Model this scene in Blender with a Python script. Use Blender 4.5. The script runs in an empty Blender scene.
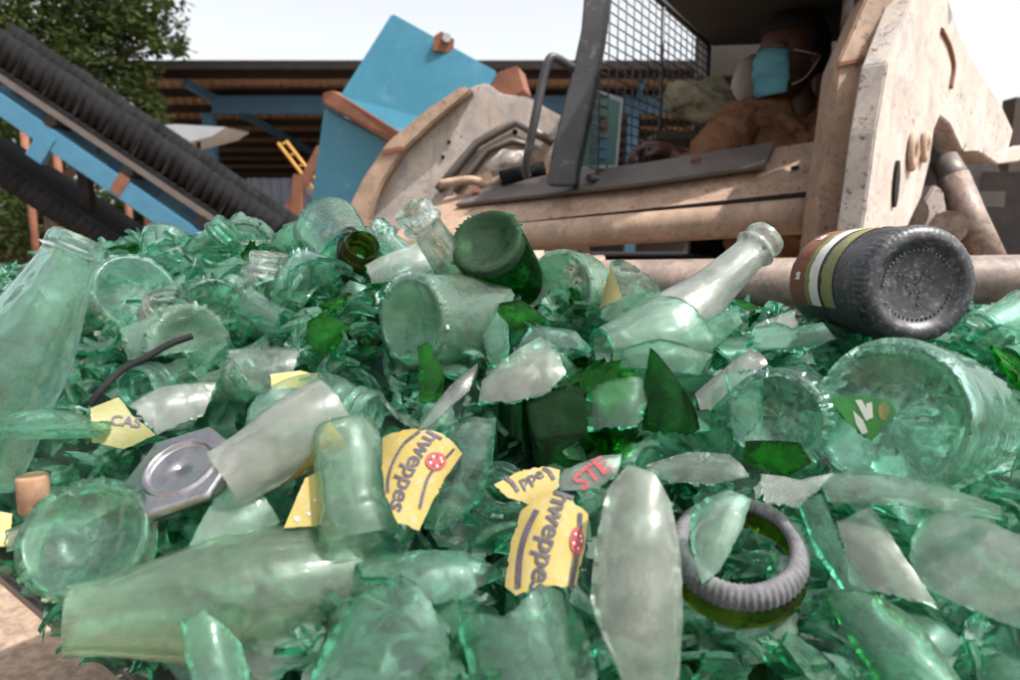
import bpy, bmesh, math, random
from mathutils import Vector, Matrix, noise
R = math.radians
rnd = random.Random(7)
sc = bpy.context.scene
COL = sc.collection
H = 1.10                                   # camera height above the yard, metres
F = 680.0; PITCH = R(8.37)
CP, SP = math.cos(PITCH), math.sin(PITCH)
CAM = Vector((0, 0, H))

def ray(px, py):
    u = (px - 510) / F; v = (340 - py) / F
    return Vector((u, CP + v * SP, v * CP - SP))
def at(px, py, Y):
    r = ray(px, py); return CAM + r * (Y / r.y)
def on(px, py, p0, n):
    r = ray(px, py); return CAM + r * ((Vector(p0) - CAM).dot(n) / r.dot(n))
def proj(p):
    d = Vector(p) - CAM
    f = d.y * CP - d.z * SP; u = d.x / f; v = (d.y * SP + d.z * CP) / f
    return 510 + u * F, 340 - v * F, f
def lerp(a, b, t): return a + (b - a) * t
def sm(a, b, x):
    t = min(1, max(0, (x - a) / (b - a))); return t * t * (3 - 2 * t)
def table(xs, ys, x):
    if x <= xs[0]: return ys[0]
    for i in range(len(xs) - 1):
        if x <= xs[i + 1]: return lerp(ys[i], ys[i + 1], (x - xs[i]) / (xs[i + 1] - xs[i]))
    return ys[-1]

# ------------------------------------------------------------------ objects
def link(name, me, mats=(), parent=None, mtx=None):
    o = bpy.data.objects.new(name, me); COL.objects.link(o)
    for m in mats:
        if me is not None and len(me.materials) < len(mats): me.materials.append(m)
    if mtx is not None: o.matrix_world = mtx
    if parent is not None: o.parent = parent
    return o
def from_bm(name, bm, mats, parent=None, mtx=None, smooth=None):
    me = bpy.data.meshes.new(name)
    if smooth is not None:
        for f in bm.faces: f.smooth = smooth
    bm.to_mesh(me); bm.free()
    return link(name, me, mats if isinstance(mats, (list, tuple)) else (mats,), parent, mtx)
def tag(o, label=None, cat=None, group=None, kind=None):
    if label: o['label'] = label
    if cat: o['category'] = cat
    if group: o['group'] = group
    if kind: o['kind'] = kind
    return o
def empty(name, loc=(0, 0, 0)):
    o = bpy.data.objects.new(name, None); COL.objects.link(o); o.location = loc; o.empty_display_size = .05
    return o
def under(o, root):                         # parent keeping the place it has in the world
    o.parent = root; o.matrix_parent_inverse = Matrix.Translation(-Vector(root.location)); return o

# ------------------------------------------------------------------ materials
class NT:
    def __init__(s, name):
        s.m = bpy.data.materials.new(name); s.m.use_nodes = True
        s.t = s.m.node_tree; s.t.nodes.clear()
        s.out = s.n('ShaderNodeOutputMaterial')
    def n(s, typ, **kw):
        nd = s.t.nodes.new(typ)
        for k, v in kw.items():
            if k in nd.inputs: nd.inputs[k].default_value = v
            else: setattr(nd, k, v)
        return nd
    def l(s, a, b): s.t.links.new(a, b)
    def ramp(s, src, pts):
        r = s.n('ShaderNodeValToRGB'); e = r.color_ramp.elements
        while len(e) < len(pts): e.new(.5)
        for i, (p, c) in enumerate(pts):
            e[i].position = p; e[i].color = (c, c, c, 1) if isinstance(c, (int, float)) else (*c[:3], 1)
        s.l(src, r.inputs[0]); return r.outputs[0]
    def mixc(s, fac, a, b, mode='MIX'):
        m = s.n('ShaderNodeMix', data_type='RGBA', blend_type=mode)
        for sock, v in ((m.inputs[0], fac), (m.inputs[6], a), (m.inputs[7], b)):
            if isinstance(v, (int, float)): sock.default_value = v
            elif isinstance(v, tuple): sock.default_value = (*v[:3], 1)
            else: s.l(v, sock)
        return m.outputs[2]
    def noise(s, scale, detail=5, rough=.6, vec=None, dist=0):
        nz = s.n('ShaderNodeTexNoise'); nz.inputs['Scale'].default_value = scale
        nz.inputs['Detail'].default_value = detail; nz.inputs['Roughness'].default_value = rough
        nz.inputs['Distortion'].default_value = dist
        if vec is None:
            if not hasattr(s, 'tc'): s.tc = s.n('ShaderNodeTexCoord')
            vec = s.tc.outputs['Object']
        s.l(vec, nz.inputs['Vector']); return nz.outputs[0]
    def mixs(s, fac, a, b):
        m = s.n('ShaderNodeMixShader')
        if isinstance(fac, (int, float)): m.inputs[0].default_value = fac
        else: s.l(fac, m.inputs[0])
        s.l(a, m.inputs[1]); s.l(b, m.inputs[2]); return m.outputs[0]
    def math(s, op, a, b=0.0):
        m = s.n('ShaderNodeMath', operation=op)
        for i, v in enumerate((a, b)):
            if isinstance(v, (int, float)): m.inputs[i].default_value = v
            else: s.l(v, m.inputs[i])
        return m.outputs[0]

def glass(name, ta, tb, dust=.25, dcol=(.50, .56, .51), rough=.0, straight=.22, island=False, bump=.35, transl=.3, dscale=9):
    s = NT(name)
    rnd_out = s.n('ShaderNodeNewGeometry').outputs['Random Per Island'] if island else s.n('ShaderNodeObjectInfo').outputs['Random']
    tint = s.mixc(rnd_out, ta, tb)
    film = s.ramp(s.noise(dscale, 7, .65, dist=.8), [(.35, .35), (.68, 1.0)])               # dried film
    smear = s.ramp(s.noise(120, 8, .75), [(.52, 0), (.75, .6)])
    grit = s.ramp(s.noise(900, 3, .7), [(.58, 0), (.70, .8)])                          # specks
    var = s.math('ADD', s.math('MULTIPLY', rnd_out, .9), .45)
    fac = s.math('MULTIPLY', s.math('ADD', film, s.math('ADD', smear, grit)), dust)
    fac = s.math('MINIMUM', s.math('MULTIPLY', fac, var), .9)
    bp = s.n('ShaderNodeBump'); bp.inputs['Strength'].default_value = bump; bp.inputs['Distance'].default_value = .004
    s.l(s.noise(48, 2, .4, dist=.6), bp.inputs['Height'])
    b2 = s.n('ShaderNodeBump'); b2.inputs['Strength'].default_value = .35; b2.inputs['Distance'].default_value = .0008
    s.l(s.noise(420, 5, .7), b2.inputs['Height']); s.l(bp.outputs[0], b2.inputs['Normal'])
    g = s.n('ShaderNodeBsdfGlass'); g.inputs['Roughness'].default_value = rough; g.inputs['IOR'].default_value = 1.5
    s.l(tint, g.inputs['Color']); s.l(bp.outputs[0], g.inputs['Normal'])
    t = s.n('ShaderNodeBsdfTransparent'); s.l(tint, t.inputs['Color'])
    clear = s.mixs(straight, g.outputs[0], t.outputs[0])
    d = s.n('ShaderNodeBsdfDiffuse'); tr = s.n('ShaderNodeBsdfTranslucent')
    dd = s.mixc(s.ramp(s.noise(130, 6, .7), [(.35, 0), (.65, 1)]), (*dcol,), tuple(x * .72 for x in dcol))
    dc = s.mixc(.45, dd, tint, 'MULTIPLY')
    s.l(dc, d.inputs[0]); s.l(b2.outputs[0], d.inputs['Normal']); s.l(s.mixc(.8, dd, tint, 'MULTIPLY'), tr.inputs[0])
    fr = s.n('ShaderNodeFresnel'); fr.inputs['IOR'].default_value = 1.45; s.l(bp.outputs[0], fr.inputs['Normal'])
    gl = s.n('ShaderNodeBsdfGlossy'); gl.inputs['Roughness'].default_value = .06; s.l(bp.outputs[0], gl.inputs['Normal'])
    filmy = s.mixs(s.math('MULTIPLY', fr.outputs[0], .8), s.mixs(transl, d.outputs[0], tr.outputs[0]), gl.outputs[0])
    s.l(s.mixs(fac, clear, filmy), s.out.inputs[0])
    return s.m

def paint(name, base, var, rust=None, rust_amt=.0, scale=6, rough=.6, metal=0, bump=.3, bscale=40, dirt=None, dirt_amt=0, bdist=.004, streak=None, chip=None, spec=.5):
    s = NT(name)
    c = s.mixc(s.ramp(s.noise(scale, 6, .65), [(.35, 0), (.65, 1)]), base, var)
    if dirt: c = s.mixc(s.ramp(s.noise(scale * 2.3, 8, .7, dist=.6), [(.62 - dirt_amt, 0), (.72 - dirt_amt * .6, .85)]), c, dirt)
    if streak:
        mp = s.n('ShaderNodeMapping'); mp.inputs['Scale'].default_value = (1, 1, .13); s.l(s.tc.outputs['Object'], mp.inputs[0])
        c = s.mixc(s.ramp(s.noise(scale * 4, 7, .7, mp.outputs[0]), [(.54, 0), (.64, .55)]), c, streak)
        mp = s.n('ShaderNodeMapping'); mp.inputs['Scale'].default_value = (.15, 1, 1); mp.inputs['Rotation'].default_value = (0, .5, 0); s.l(s.tc.outputs['Object'], mp.inputs[0])
        c = s.mixc(s.ramp(s.noise(scale * 9, 5, .7, mp.outputs[0]), [(.66, 0), (.69, .5)]), c, tuple(x * .5 for x in streak))
    if rust: c = s.mixc(s.ramp(s.noise(scale * 1.7, 10, .72), [(.66 - rust_amt, 0), (.69 - rust_amt, 1)]), c, rust)
    if chip:
        g = s.n('ShaderNodeNewGeometry'); near = s.ramp(g.outputs['Pointiness'], [(.505, 0), (.56, .08)])
        m = s.math('ADD', s.noise(scale * 5, 9, .75), near)
        c = s.mixc(s.ramp(m, [(.660, 0), (.675, 1)]), c, chip)
        m2 = s.math('MULTIPLY', s.ramp(s.noise(scale * .8, 3, .5), [(.45, 0), (.55, 1)]), s.ramp(s.noise(scale * 10, 6, .8), [(.585, 0), (.61, .9)]))
        c = s.mixc(m2, c, tuple(x * 1.3 for x in chip))
    c = s.mixc(s.ramp(s.noise(scale * 14, 4, .7), [(.3, .35), (.7, 0)]), c, tuple(x * .55 for x in base))
    p = s.n('ShaderNodeBsdfPrincipled'); p.inputs['Roughness'].default_value = rough; p.inputs['Metallic'].default_value = metal
    p.inputs['Specular IOR Level'].default_value = spec
    s.l(c, p.inputs['Base Color'])
    bp = s.n('ShaderNodeBump'); bp.inputs['Strength'].default_value = bump; bp.inputs['Distance'].default_value = bdist
    s.l(s.noise(bscale, 8, .7), bp.inputs['Height']); s.l(bp.outputs[0], p.inputs['Normal'])
    s.l(p.outputs[0], s.out.inputs[0]); return s.m

M = {}
M['mint'] = glass('mint_glass', (.84, .97, .91), (.63, .90, .79), .08, (.70, .76, .71))
M['mint_dusty'] = glass('dusty_mint_glass', (.82, .95, .88), (.74, .93, .83), .18, (.72, .78, .72), .01)
M['pale'] = glass('pale_aqua_glass', (.88, .98, .94), (.80, .96, .90), .06, (.72, .78, .74))
M['clear'] = glass('clear_glass', (.95, .97, .95), (.92, .96, .93), .09, (.70, .70, .66))
M['frost'] = glass('frosted_glass', (.94, .95, .93), (.90, .94, .91), .27, (.70, .70, .68), .2, transl=.4, dscale=38)
M['white'] = glass('whitened_glass', (.93, .93, .91), (.88, .92, .88), .34, (.66, .66, .62), .2, transl=.45, dscale=38)
M['deep'] = glass('deep_green_glass', (.20, .66, .18), (.26, .72, .26), .04, (.25, .36, .24))
M['forest'] = glass('dark_green_glass', (.10, .44, .15), (.18, .54, .22), .06, (.30, .38, .32))
M['dustbase'] = glass('dust_filmed_green_glass', (.10, .44, .15), (.18, .54, .22), .40, (.36, .42, .38), transl=.2)
M['olive'] = glass('olive_glass', (.42, .48, .12), (.30, .40, .10), .14, (.40, .40, .24))
M['edge'] = glass('broken_edge_glass', (.12, .62, .42), (.40, .84, .68), .09, (.66, .84, .75), .0, .15, bump=.6)
M['edge_deep'] = glass('dark_broken_edge_glass', (.05, .38, .08), (.08, .48, .12), .06, (.3, .4, .3), .0, .15, bump=.6)
M['edge_clear'] = glass('clear_broken_edge_glass', (.7, .87, .79), (.8, .92, .85), .26, (.7, .74, .7), .0, .2, bump=.6)
M['bits'] = glass('small_glass_bits', (.88, .98, .93), (.46, .83, .69), .11, (.72, .78, .73), island=True, bump=.08)
M['mids'] = glass('mid_size_glass_bits', (.90, .98, .94), (.56, .88, .77), .13, (.72, .79, .74), island=True, bump=.2)
M['bitedge'] = glass('small_glass_bit_edges', (.42, .85, .68), (.12, .55, .35), .08, (.6, .8, .7), .0, .2, island=True, bump=.1)
M['soot'] = paint('grimy_glass_rim', (.055, .052, .065), (.16, .16, .18), scale=60, rough=.55, bscale=300, bdist=.001)
M['grime'] = paint('dusty_black_glass', (.014, .014, .018), (.04, .042, .05), scale=110, rough=.4, dirt=(.20, .19, .19), dirt_amt=.09, streak=(.09, .09, .10), bscale=200, bdist=.001)
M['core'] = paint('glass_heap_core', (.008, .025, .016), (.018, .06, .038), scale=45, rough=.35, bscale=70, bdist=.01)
M['tan'] = paint('tan_loader_paint', (.44, .305, .215), (.29, .185, .125), rust=(.10, .055, .035), rust_amt=.01, streak=(.24, .155, .11), chip=(.055, .042, .04), scale=13, rough=.62, dirt=(.20, .145, .115), dirt_amt=.13, bscale=60)
M['offwhite'] = paint('worn_white_paint', (.50, .44, .395), (.38, .31, .26), rust=(.13, .065, .04), rust_amt=.0, streak=(.27, .20, .16), chip=(.08, .05, .04), scale=9, rough=.6, dirt=(.25, .24, .26), dirt_amt=.12, bscale=60)
M['steel'] = paint('grey_steel', (.11, .095, .09), (.16, .135, .12), rust=(.14, .07, .04), rust_amt=.0, scale=10, rough=.5, metal=.3)
M['black'] = paint('black_frame_paint', (.022, .022, .026), (.05, .05, .055), dirt=(.2, .18, .17), dirt_amt=.05, scale=8, rough=.5)
M['rust'] = paint('rusty_steel', (.13, .05, .028), (.22, .085, .045), scale=9, rough=.85)
M['blue'] = paint('blue_skip_paint', (.028, .155, .235), (.04, .19, .28), rust=(.12, .05, .03), rust_amt=-.055, scale=1.6, rough=.55, dirt=(.12, .26, .33), dirt_amt=.04)
M['beam_blue'] = paint('blue_girder_paint', (.04, .15, .25), (.055, .19, .29), rust=(.12, .07, .05), rust_amt=-.02, scale=1.2, rough=.5)
M['shed_blue'] = paint('dull_blue_steel', (.03, .10, .19), (.04, .13, .22), scale=2, rough=.6)
M['rubber'] = paint('black_rubber', (.008, .008, .009), (.02, .02, .021), scale=5, rough=.85, spec=.15)
M['darkmetal'] = paint('greasy_metal_and_recess_shade', (.012, .010, .010), (.026, .02, .018), scale=12, rough=.7, spec=.2)  # dark metal parts; its near-black also stands for shade in the arm recess
M['alu'] = paint('dull_aluminium', (.46, .45, .46), (.32, .31, .33), scale=60, rough=.3, metal=1, dirt=(.16, .15, .16), dirt_amt=.06, bscale=150, bdist=.0006)
M['cork'] = paint('cork', (.30, .18, .11), (.20, .11, .065), scale=120, rough=.9, bscale=300, bdist=.001)
M['yellow'] = paint('yellow_label', (.34, .255, .05), (.28, .215, .055), scale=90, rough=.55, dirt=(.30, .28, .20), dirt_amt=.13, chip=(.2, .2, .14), bscale=200, bdist=.0004)
M['ink'] = paint('black_label_ink', (.035, .03, .05), (.07, .06, .08), chip=(.30, .24, .08), scale=90, rough=.6, bscale=200, bdist=.0003)
M['redink'] = paint('red_label_ink', (.36, .04, .04), (.24, .03, .05), chip=(.30, .22, .10), scale=150, rough=.6, bscale=200, bdist=.0003)
M['whiteink'] = paint('white_label_ink', (.68, .68, .62), (.58, .58, .54), scale=80, rough=.6, bscale=200, bdist=.0003)
M['silver'] = paint('silver_label_ink', (.42, .44, .44), (.34, .36, .36), scale=80, rough=.5, bscale=200, bdist=.0003)
M['olive_label'] = paint('soaked_olive_label', (.17, .17, .06), (.24, .22, .09), scale=40, rough=.6, dirt=(.16, .2, .08), dirt_amt=.1, bscale=200, bdist=.001)
M['green_label'] = paint('green_label', (.03, .20, .03), (.04, .25, .04), scale=60, rough=.5, bscale=200, bdist=.0003)
M['shirt'] = paint('orange_brown_shirt', (.40, .21, .12), (.28, .14, .08), scale=9, rough=.95, bump=1, bscale=9, bdist=.05, dirt=(.12, .06, .04), dirt_amt=.08, spec=.1)
M['skin'] = paint('dark_skin', (.075, .035, .024), (.09, .042, .028), scale=12, rough=.5, bscale=120, bdist=.001)
M['hair'] = paint('black_hair', (.008, .007, .007), (.015, .013, .012), scale=60, rough=.8, bscale=200)
M['mask'] = paint('blue_mask_cloth', (.12, .36, .47), (.15, .42, .54), scale=30, rough=.9, bscale=100, bdist=.001)
M['cloth'] = paint('grubby_cloth', (.30, .28, .20), (.22, .20, .14), scale=14, rough=.9, bscale=40, bdist=.02, dirt=(.08, .05, .03), dirt_amt=.1)
M['seatpad'] = paint('pale_seat_cover', (.50, .45, .42), (.42, .37, .34), scale=8, rough=.85)
M['cabdark'] = paint('dark_cab_lining', (.035, .028, .024), (.055, .045, .038), scale=7, rough=.8)
M['sheet'] = paint('grey_sheet_metal', (.30, .32, .34), (.36, .38, .40), scale=2, rough=.45)
M['roofunder'] = paint('rusty_roof_sheets', (.26, .17, .11), (.20, .13, .085), scale=1.3, rough=.8)
M['wallbrown'] = paint('dark_shed_wall', (.035, .025, .021), (.055, .04, .032), scale=.8, rough=.9)
M['bluesheet'] = paint('faded_blue_sheet', (.13, .16, .24), (.18, .21, .28), scale=2, rough=.7)
M['yellowsteel'] = paint('yellow_steel', (.45, .24, .04), (.36, .18, .03), scale=4, rough=.6)
M['bark'] = paint('bark', (.06, .042, .03), (.09, .065, .045), scale=6, rough=.95, bscale=30, bdist=.02)
M['seal'] = M['rubber']
M['crossbar'] = paint('worn_brown_bar', (.20, .145, .12), (.30, .22, .17), scale=14, rough=.5, dirt=(.10, .08, .075), dirt_amt=.16, streak=(.12, .09, .08), chip=(.04, .03, .03))
M['frostgreen'] = glass('dusty_clear_green_glass', (.84, .95, .86), (.82, .95, .87), .11, (.68, .72, .62), .01)
M['clearmint'] = glass('see_through_mint_glass', (.86, .96, .90), (.84, .95, .88), .08, (.66, .72, .66))

def leafmat(name, a, b):
    s = NT(name)
    rp = s.n('ShaderNodeNewGeometry').outputs['Random Per Island']
    c = s.mixc(rp, a, b)
    d = s.n('ShaderNodeBsdfDiffuse'); t = s.n('ShaderNodeBsdfTranslucent')
    s.l(c, d.inputs[0]); s.l(s.mixc(.5, c, (.06, .09, .015)), t.inputs[0])
    s.l(s.mixs(.35, d.outputs[0], t.outputs[0]), s.out.inputs[0]); return s.m
M['leaf'] = leafmat('dark_leaves', (.022, .036, .016), (.06, .08, .026))
M['leaf2'] = leafmat('shrub_leaves', (.02, .03, .012), (.05, .065, .025))

def groundmat():
    s = NT('yard_dirt'); tc = s.n('ShaderNodeTexCoord'); v = tc.outputs['Object']
    c = s.mixc(s.ramp(s.noise(2.2, 8, .65, v), [(.35, 0), (.65, 1)]), (.30, .215, .155), (.39, .29, .21))
    c = s.mixc(s.ramp(s.noise(26, 6, .7, v), [(.42, .7), (.58, 0)]), c, (.15, .10, .07))
    p = s.n('ShaderNodeBsdfPrincipled'); p.inputs['Roughness'].default_value = .95
    s.l(c, p.inputs['Base Color'])
    bp = s.n('ShaderNodeBump'); bp.inputs['Strength'].default_value = .8; bp.inputs['Distance'].default_value = .02
    s.l(s.noise(18, 10, .7, v), bp.inputs['Height']); s.l(bp.outputs[0], p.inputs['Normal'])
    s.l(p.outputs[0], s.out.inputs[0]); return s.m
M['dirt'] = groundmat()

# ------------------------------------------------------------------ mesh helpers
def box(bm, c, size, rot=None, bevel=0, mi=0):
    m = Matrix.Translation(Vector(c)) @ (rot.to_4x4() if rot is not None else Matrix.Identity(4)) @ Matrix.Diagonal((*size, 1))
    r = bmesh.ops.create_cube(bm, size=1, matrix=m)
    fs = {f for v in r['verts'] for f in v.link_faces}
    for f in fs: f.material_index = mi
    if bevel: bmesh.ops.bevel(bm, geom=list({e for f in fs for e in f.edges}), offset=bevel, segments=2, affect='EDGES')
def frame_of(d, up=Vector((0, 0, 1))):
    z = Vector(d).normalized()
    x = up.cross(z)
    if x.length < 1e-4: x = Vector((1, 0, 0)).cross(z)
    x.normalize(); y = z.cross(x); return Matrix((x, y, z)).transposed()
def bar(bm, a, b, w, h, mi=0, up=Vector((0, 0, 1)), bevel=0):
    a, b = Vector(a), Vector(b)
    box(bm, (a + b) / 2, (w, h, (b - a).length), frame_of(b - a, up), bevel, mi)
def tube(bm, pts, rad, n=10, mi=0, smooth=True, caps=True):
    pts = [Vector(p) for p in pts]; rings = []
    rads = rad if isinstance(rad, (list, tuple)) else [rad] * len(pts)
    ref = None
    for i, p in enumerate(pts):
        d = (pts[min(i + 1, len(pts) - 1)] - pts[max(i - 1, 0)]).normalized()
        if ref is None: ref = d.orthogonal().normalized()
        x = (ref - d * ref.dot(d)).normalized(); ref = x; y = d.cross(x)
        rings.append([bm.verts.new(p + (x * math.cos(2 * math.pi * k / n) + y * math.sin(2 * math.pi * k / n)) * rads[i]) for k in range(n)])
    for i in range(len(rings) - 1):
        for k in range(n):
            f = bm.faces.new((rings[i][k], rings[i][(k + 1) % n], rings[i + 1][(k + 1) % n], rings[i + 1][k])); f.smooth = smooth; f.material_index = mi
    if caps:
        for rg in (rings[0][::-1], rings[-1]):
            f = bm.faces.new(rg); f.material_index = mi
def prism(bm, pts, off, mi=0, bevel=0):
    pts = [Vector(p) for p in pts]; off = Vector(off); n = len(pts)
    a = [bm.verts.new(p) for p in pts]; b = [bm.verts.new(p + off) for p in pts]
    fs = [bm.faces.new(a), bm.faces.new(b[::-1])]
    for i in range(n): fs.append(bm.faces.new((a[(i + 1) % n], a[i], b[i], b[(i + 1) % n])))
    for f in fs: f.material_index = mi
    bmesh.ops.recalc_face_normals(bm, faces=fs)
    if bevel: bmesh.ops.bevel(bm, geom=list({e for f in fs for e in f.edges}), offset=bevel, segments=2, affect='EDGES')
def smoothpath(pts, n=6):
    pts = [Vector(p) for p in pts]; out = []
    for i in range(len(pts) - 1):
        p0 = pts[max(i - 1, 0)]; p1 = pts[i]; p2 = pts[i + 1]; p3 = pts[min(i + 2, len(pts) - 1)]
        for k in range(n):
            t = k / n
            out.append(.5 * ((2 * p1) + (p2 - p0) * t + (2 * p0 - 5 * p1 + 4 * p2 - p3) * t * t + (3 * p1 - p0 - 3 * p2 + p3) * t ** 3))
    out.append(pts[-1]); return out

# bottle profiles: list of (r, z), base centre first, z along the axis
def bottle_profile(Rb=.033, L=.24, neck=.0135, sh=.5, punt=.012):
    a = L * sh; b = L * .80
    return [(.0006, punt), (Rb * .4, punt * .85), (Rb * .72, punt * .25), (Rb * .88, 0), (Rb * .97, .002), (Rb, .007), (Rb, a * .5), (Rb, a),
            (Rb * .96, lerp(a, b, .18)), (Rb * .80, lerp(a, b, .4)), (Rb * .58, lerp(a, b, .68)), (neck * 1.08, b), (neck, lerp(b, L, .35)), (neck, L - .019),
            (neck * 1.22, L - .0175), (neck * 1.22, L - .0135), (neck * 1.0, L - .012), (neck * 1.0, L - .010), (neck * 1.14, L - .009), (neck * 1.14, L - .002), (neck * .98, L)]
class Prof:
    def __init__(s, pts, n=6):
        d = smoothpath([Vector((p[0], p[1], 0)) for p in pts], n)
        s.p = [Vector((max(q.x, .0004), q.y)) for q in d]
        s.s = [0]
        for i in range(1, len(s.p)): s.s.append(s.s[-1] + (s.p[i] - s.p[i - 1]).length)
        s.len = s.s[-1]
    def ev(s, t):
        t = min(max(t, 0), s.len)
        lo, hi = 0, len(s.s) - 1
        while hi - lo > 1:
            m = (lo + hi) // 2
            if s.s[m] <= t: lo = m
            else: hi = m
        k = (t - s.s[lo]) / max(1e-9, s.s[hi] - s.s[lo])
        p = s.p[lo].lerp(s.p[hi], k); d = (s.p[hi] - s.p[lo]).normalized()
        return p, Vector((d.y, -d.x))          # point, outward normal
    def at_z(s, z):                            # arc length where the wall passes height z (after the punt)
        best = 0
        for i in range(len(s.p)):
            if s.p[i].y <= z: best = s.s[i]
        return best
def shell(prof, s0, s1, thick=.003, nth=72, ns=40, th0=0, th1=2 * math.pi, jag=.004, seed=0, jag0=0, knurl=0, kamp=.0045):
    """a wall of revolution, cut between arc lengths s0 and s1, with jagged broken ends; slot 0 wall, slot 1 broken edge"""
    rr = random.Random(seed); bm = bmesh.new()
    full = abs(th1 - th0 - 2 * math.pi) < 1e-6
    cols = nth if full else nth + 1
    def jagged(amp):
        if amp <= 0: return [0] * cols
        k = rr.randint(6, 10); ks = sorted((rr.random(), rr.uniform(-1, 1)) for _ in range(k)); out = []
        for c in range(cols):
            x = c / nth
            xs = [ks[-1][0] - 1] + [q[0] for q in ks] + [ks[0][0] + 1]; ys = [ks[-1][1]] + [q[1] for q in ks] + [ks[0][1]]
            out.append(amp * (table(xs, ys, x) + .18 * rr.uniform(-1, 1) * (rr.random() < .5)))
        return out
    j1, j0 = jagged(jag), jagged(jag0)
    O, I = [], []
    so = rr.random() * 50
    for c in range(cols):
        th = lerp(th0, th1, c / nth); a, b = max(0, s0 + j0[c]), min(prof.len, s1 + j1[c])
        co, ci = [], []
        for i in range(ns + 1):
            s = lerp(a, b, i / ns); p, nn = prof.ev(s)
            w = 1 + .0045 * noise.noise(Vector((math.cos(th) * 1.6, math.sin(th) * 1.6, s * 30 + so)))*2
            r0 = p.x * w
            if knurl and .0006 < p.y + .0006 < .012 and p.x > knurl * .8: r0 *= 1 + kamp * math.cos(th * 58)
            t = thick * (1 + .35 * noise.noise(Vector((math.cos(th) * 2, math.sin(th) * 2, s * 40 + so + 9))))
            q = p - nn * t
            co.append(bm.verts.new((r0 * math.cos(th), r0 * math.sin(th), p.y)))
            qx = max(.0003, q.x)
            ci.append(bm.verts.new((qx * math.cos(th), qx * math.sin(th), q.y)))
        O.append(co); I.append(ci)
    sharp = []
    rng = range(nth)
    for c in rng:
        d = (c + 1) % cols
        for i in range(ns):
            f = bm.faces.new((O[c][i], O[d][i], O[d][i + 1], O[c][i + 1])); f.smooth = True
            f = bm.faces.new((I[c][i], I[c][i + 1], I[d][i + 1], I[d][i])); f.smooth = True
        f = bm.faces.new((O[c][ns], O[d][ns], I[d][ns], I[c][ns])); f.material_index = 1 if jag else 0; sharp.append(f)
        if s0 + j0[c] > .0005:
            f = bm.faces.new((O[c][0], I[c][0], I[d][0], O[d][0])); f.material_index = 1; sharp.append(f)
    if not full:
        for c in (0, nth):
            for i in range(ns):
                f = bm.faces.new((O[c][i], O[c][i + 1], I[c][i + 1], I[c][i])); f.material_index = 1; sharp.append(f)
    for f in sharp:
        for e in f.edges: e.smooth = False
    bmesh.ops.recalc_face_normals(bm, faces=bm.faces)
    return bm
def axis_m(P0, P1, roll=0):
    m = frame_of(Vector(P1) - Vector(P0)); m = m.to_4x4() @ Matrix.Rotation(R(roll), 4, 'Z')
    return Matrix.Translation(Vector(P0)) @ m

def jag_outline(rr, poly, n=36, amp=.035):
    """polar radii of a star-shaped polygon about its centroid, in (u, v), lightly chipped"""
    cx = sum(p[0] for p in poly) / len(poly); cy = sum(p[1] for p in poly) / len(poly)
    sz = max(math.hypot(p[0] - cx, p[1] - cy) for p in poly)
    angs = set()
    corner = [math.atan2(p[1] - cy, p[0] - cx) for p in poly]
    for a in corner: angs.add(round(a, 5))
    for k in range(n): 
        a = -math.pi + 2 * math.pi * k / n
        if min(abs(a - c) for c in corner) > .05: angs.add(a)
    out = []
    for a in sorted(angs):
        best = None
        for i in range(len(poly)):
            x1, y1 = poly[i][0] - cx, poly[i][1] - cy; x2, y2 = poly[(i + 1) % len(poly)][0] - cx, poly[(i + 1) % len(poly)][1] - cy
            dx, dy = math.cos(a), math.sin(a); ex, ey = x2 - x1, y2 - y1
            den = dx * ey - dy * ex
            if abs(den) < 1e-12: continue
            t = (x1 * ey - y1 * ex) / den; w = (x1 * dy - y1 * dx) / den
            if t > 0 and -1e-4 <= w <= 1.0001: best = t if best is None else max(best, t)
        if best is None: best = sz * .5
        out.append((a, best + sz * amp * rr.uniform(-1, 1) * (rr.random() < .5)))
    return cx, cy, out
def patch(mapf, poly, thick, rings=5, n=36, seed=0, slant=.5, amp=.035, wob=.8, closed=True):
    """curved sheet over a star-shaped outline; mapf(u, v, depth) -> point. slot 0 wall, slot 1 broken edge"""
    rr = random.Random(seed); cx, cy, out = jag_outline(rr, poly, n, amp)
    bm = bmesh.new(); N = len(out); so = rr.random() * 90
    sk = [rr.uniform(-slant, slant) * thick for _ in range(N)]
    sides = []
    for side in ((0, 1) if closed else (0,)):
        ctr = bm.verts.new(mapf(cx, cy, side * thick)); rows = []
        for k in range(1, rings + 1):
            row = []
            for j, (a, r) in enumerate(out):
                q = r * k / rings + (sk[j] * (k / rings) if side else 0)
                u, v = cx + q * math.cos(a), cy + q * math.sin(a)
                t = thick * (1 + wob * noise.noise(Vector((u * 60, v * 60, so)))) if side else thick * .18 * wob * noise.noise(Vector((u * 90, v * 90, so + 5)))
                row.append(bm.verts.new(mapf(u, v, t)))
            rows.append(row)
        sides.append(rows)
        for j in range(N):
            d = (j + 1) % N
            f = bm.faces.new((ctr, rows[0][j], rows[0][d]) if side == 0 else (ctr, rows[0][d], rows[0][j])); f.smooth = True
            for k in range(rings - 1):
                q = (rows[k][j], rows[k + 1][j], rows[k + 1][d], rows[k][d])
                f = bm.faces.new(q if side == 0 else q[::-1]); f.smooth = True
    if closed:
        for j in range(N):
            d = (j + 1) % N
            f = bm.faces.new((sides[0][-1][j], sides[1][-1][j], sides[1][-1][d], sides[0][-1][d])); f.material_index = 1
            for e in f.edges: e.smooth = False
        bmesh.ops.recalc_face_normals(bm, faces=bm.faces)
    return bm
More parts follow.
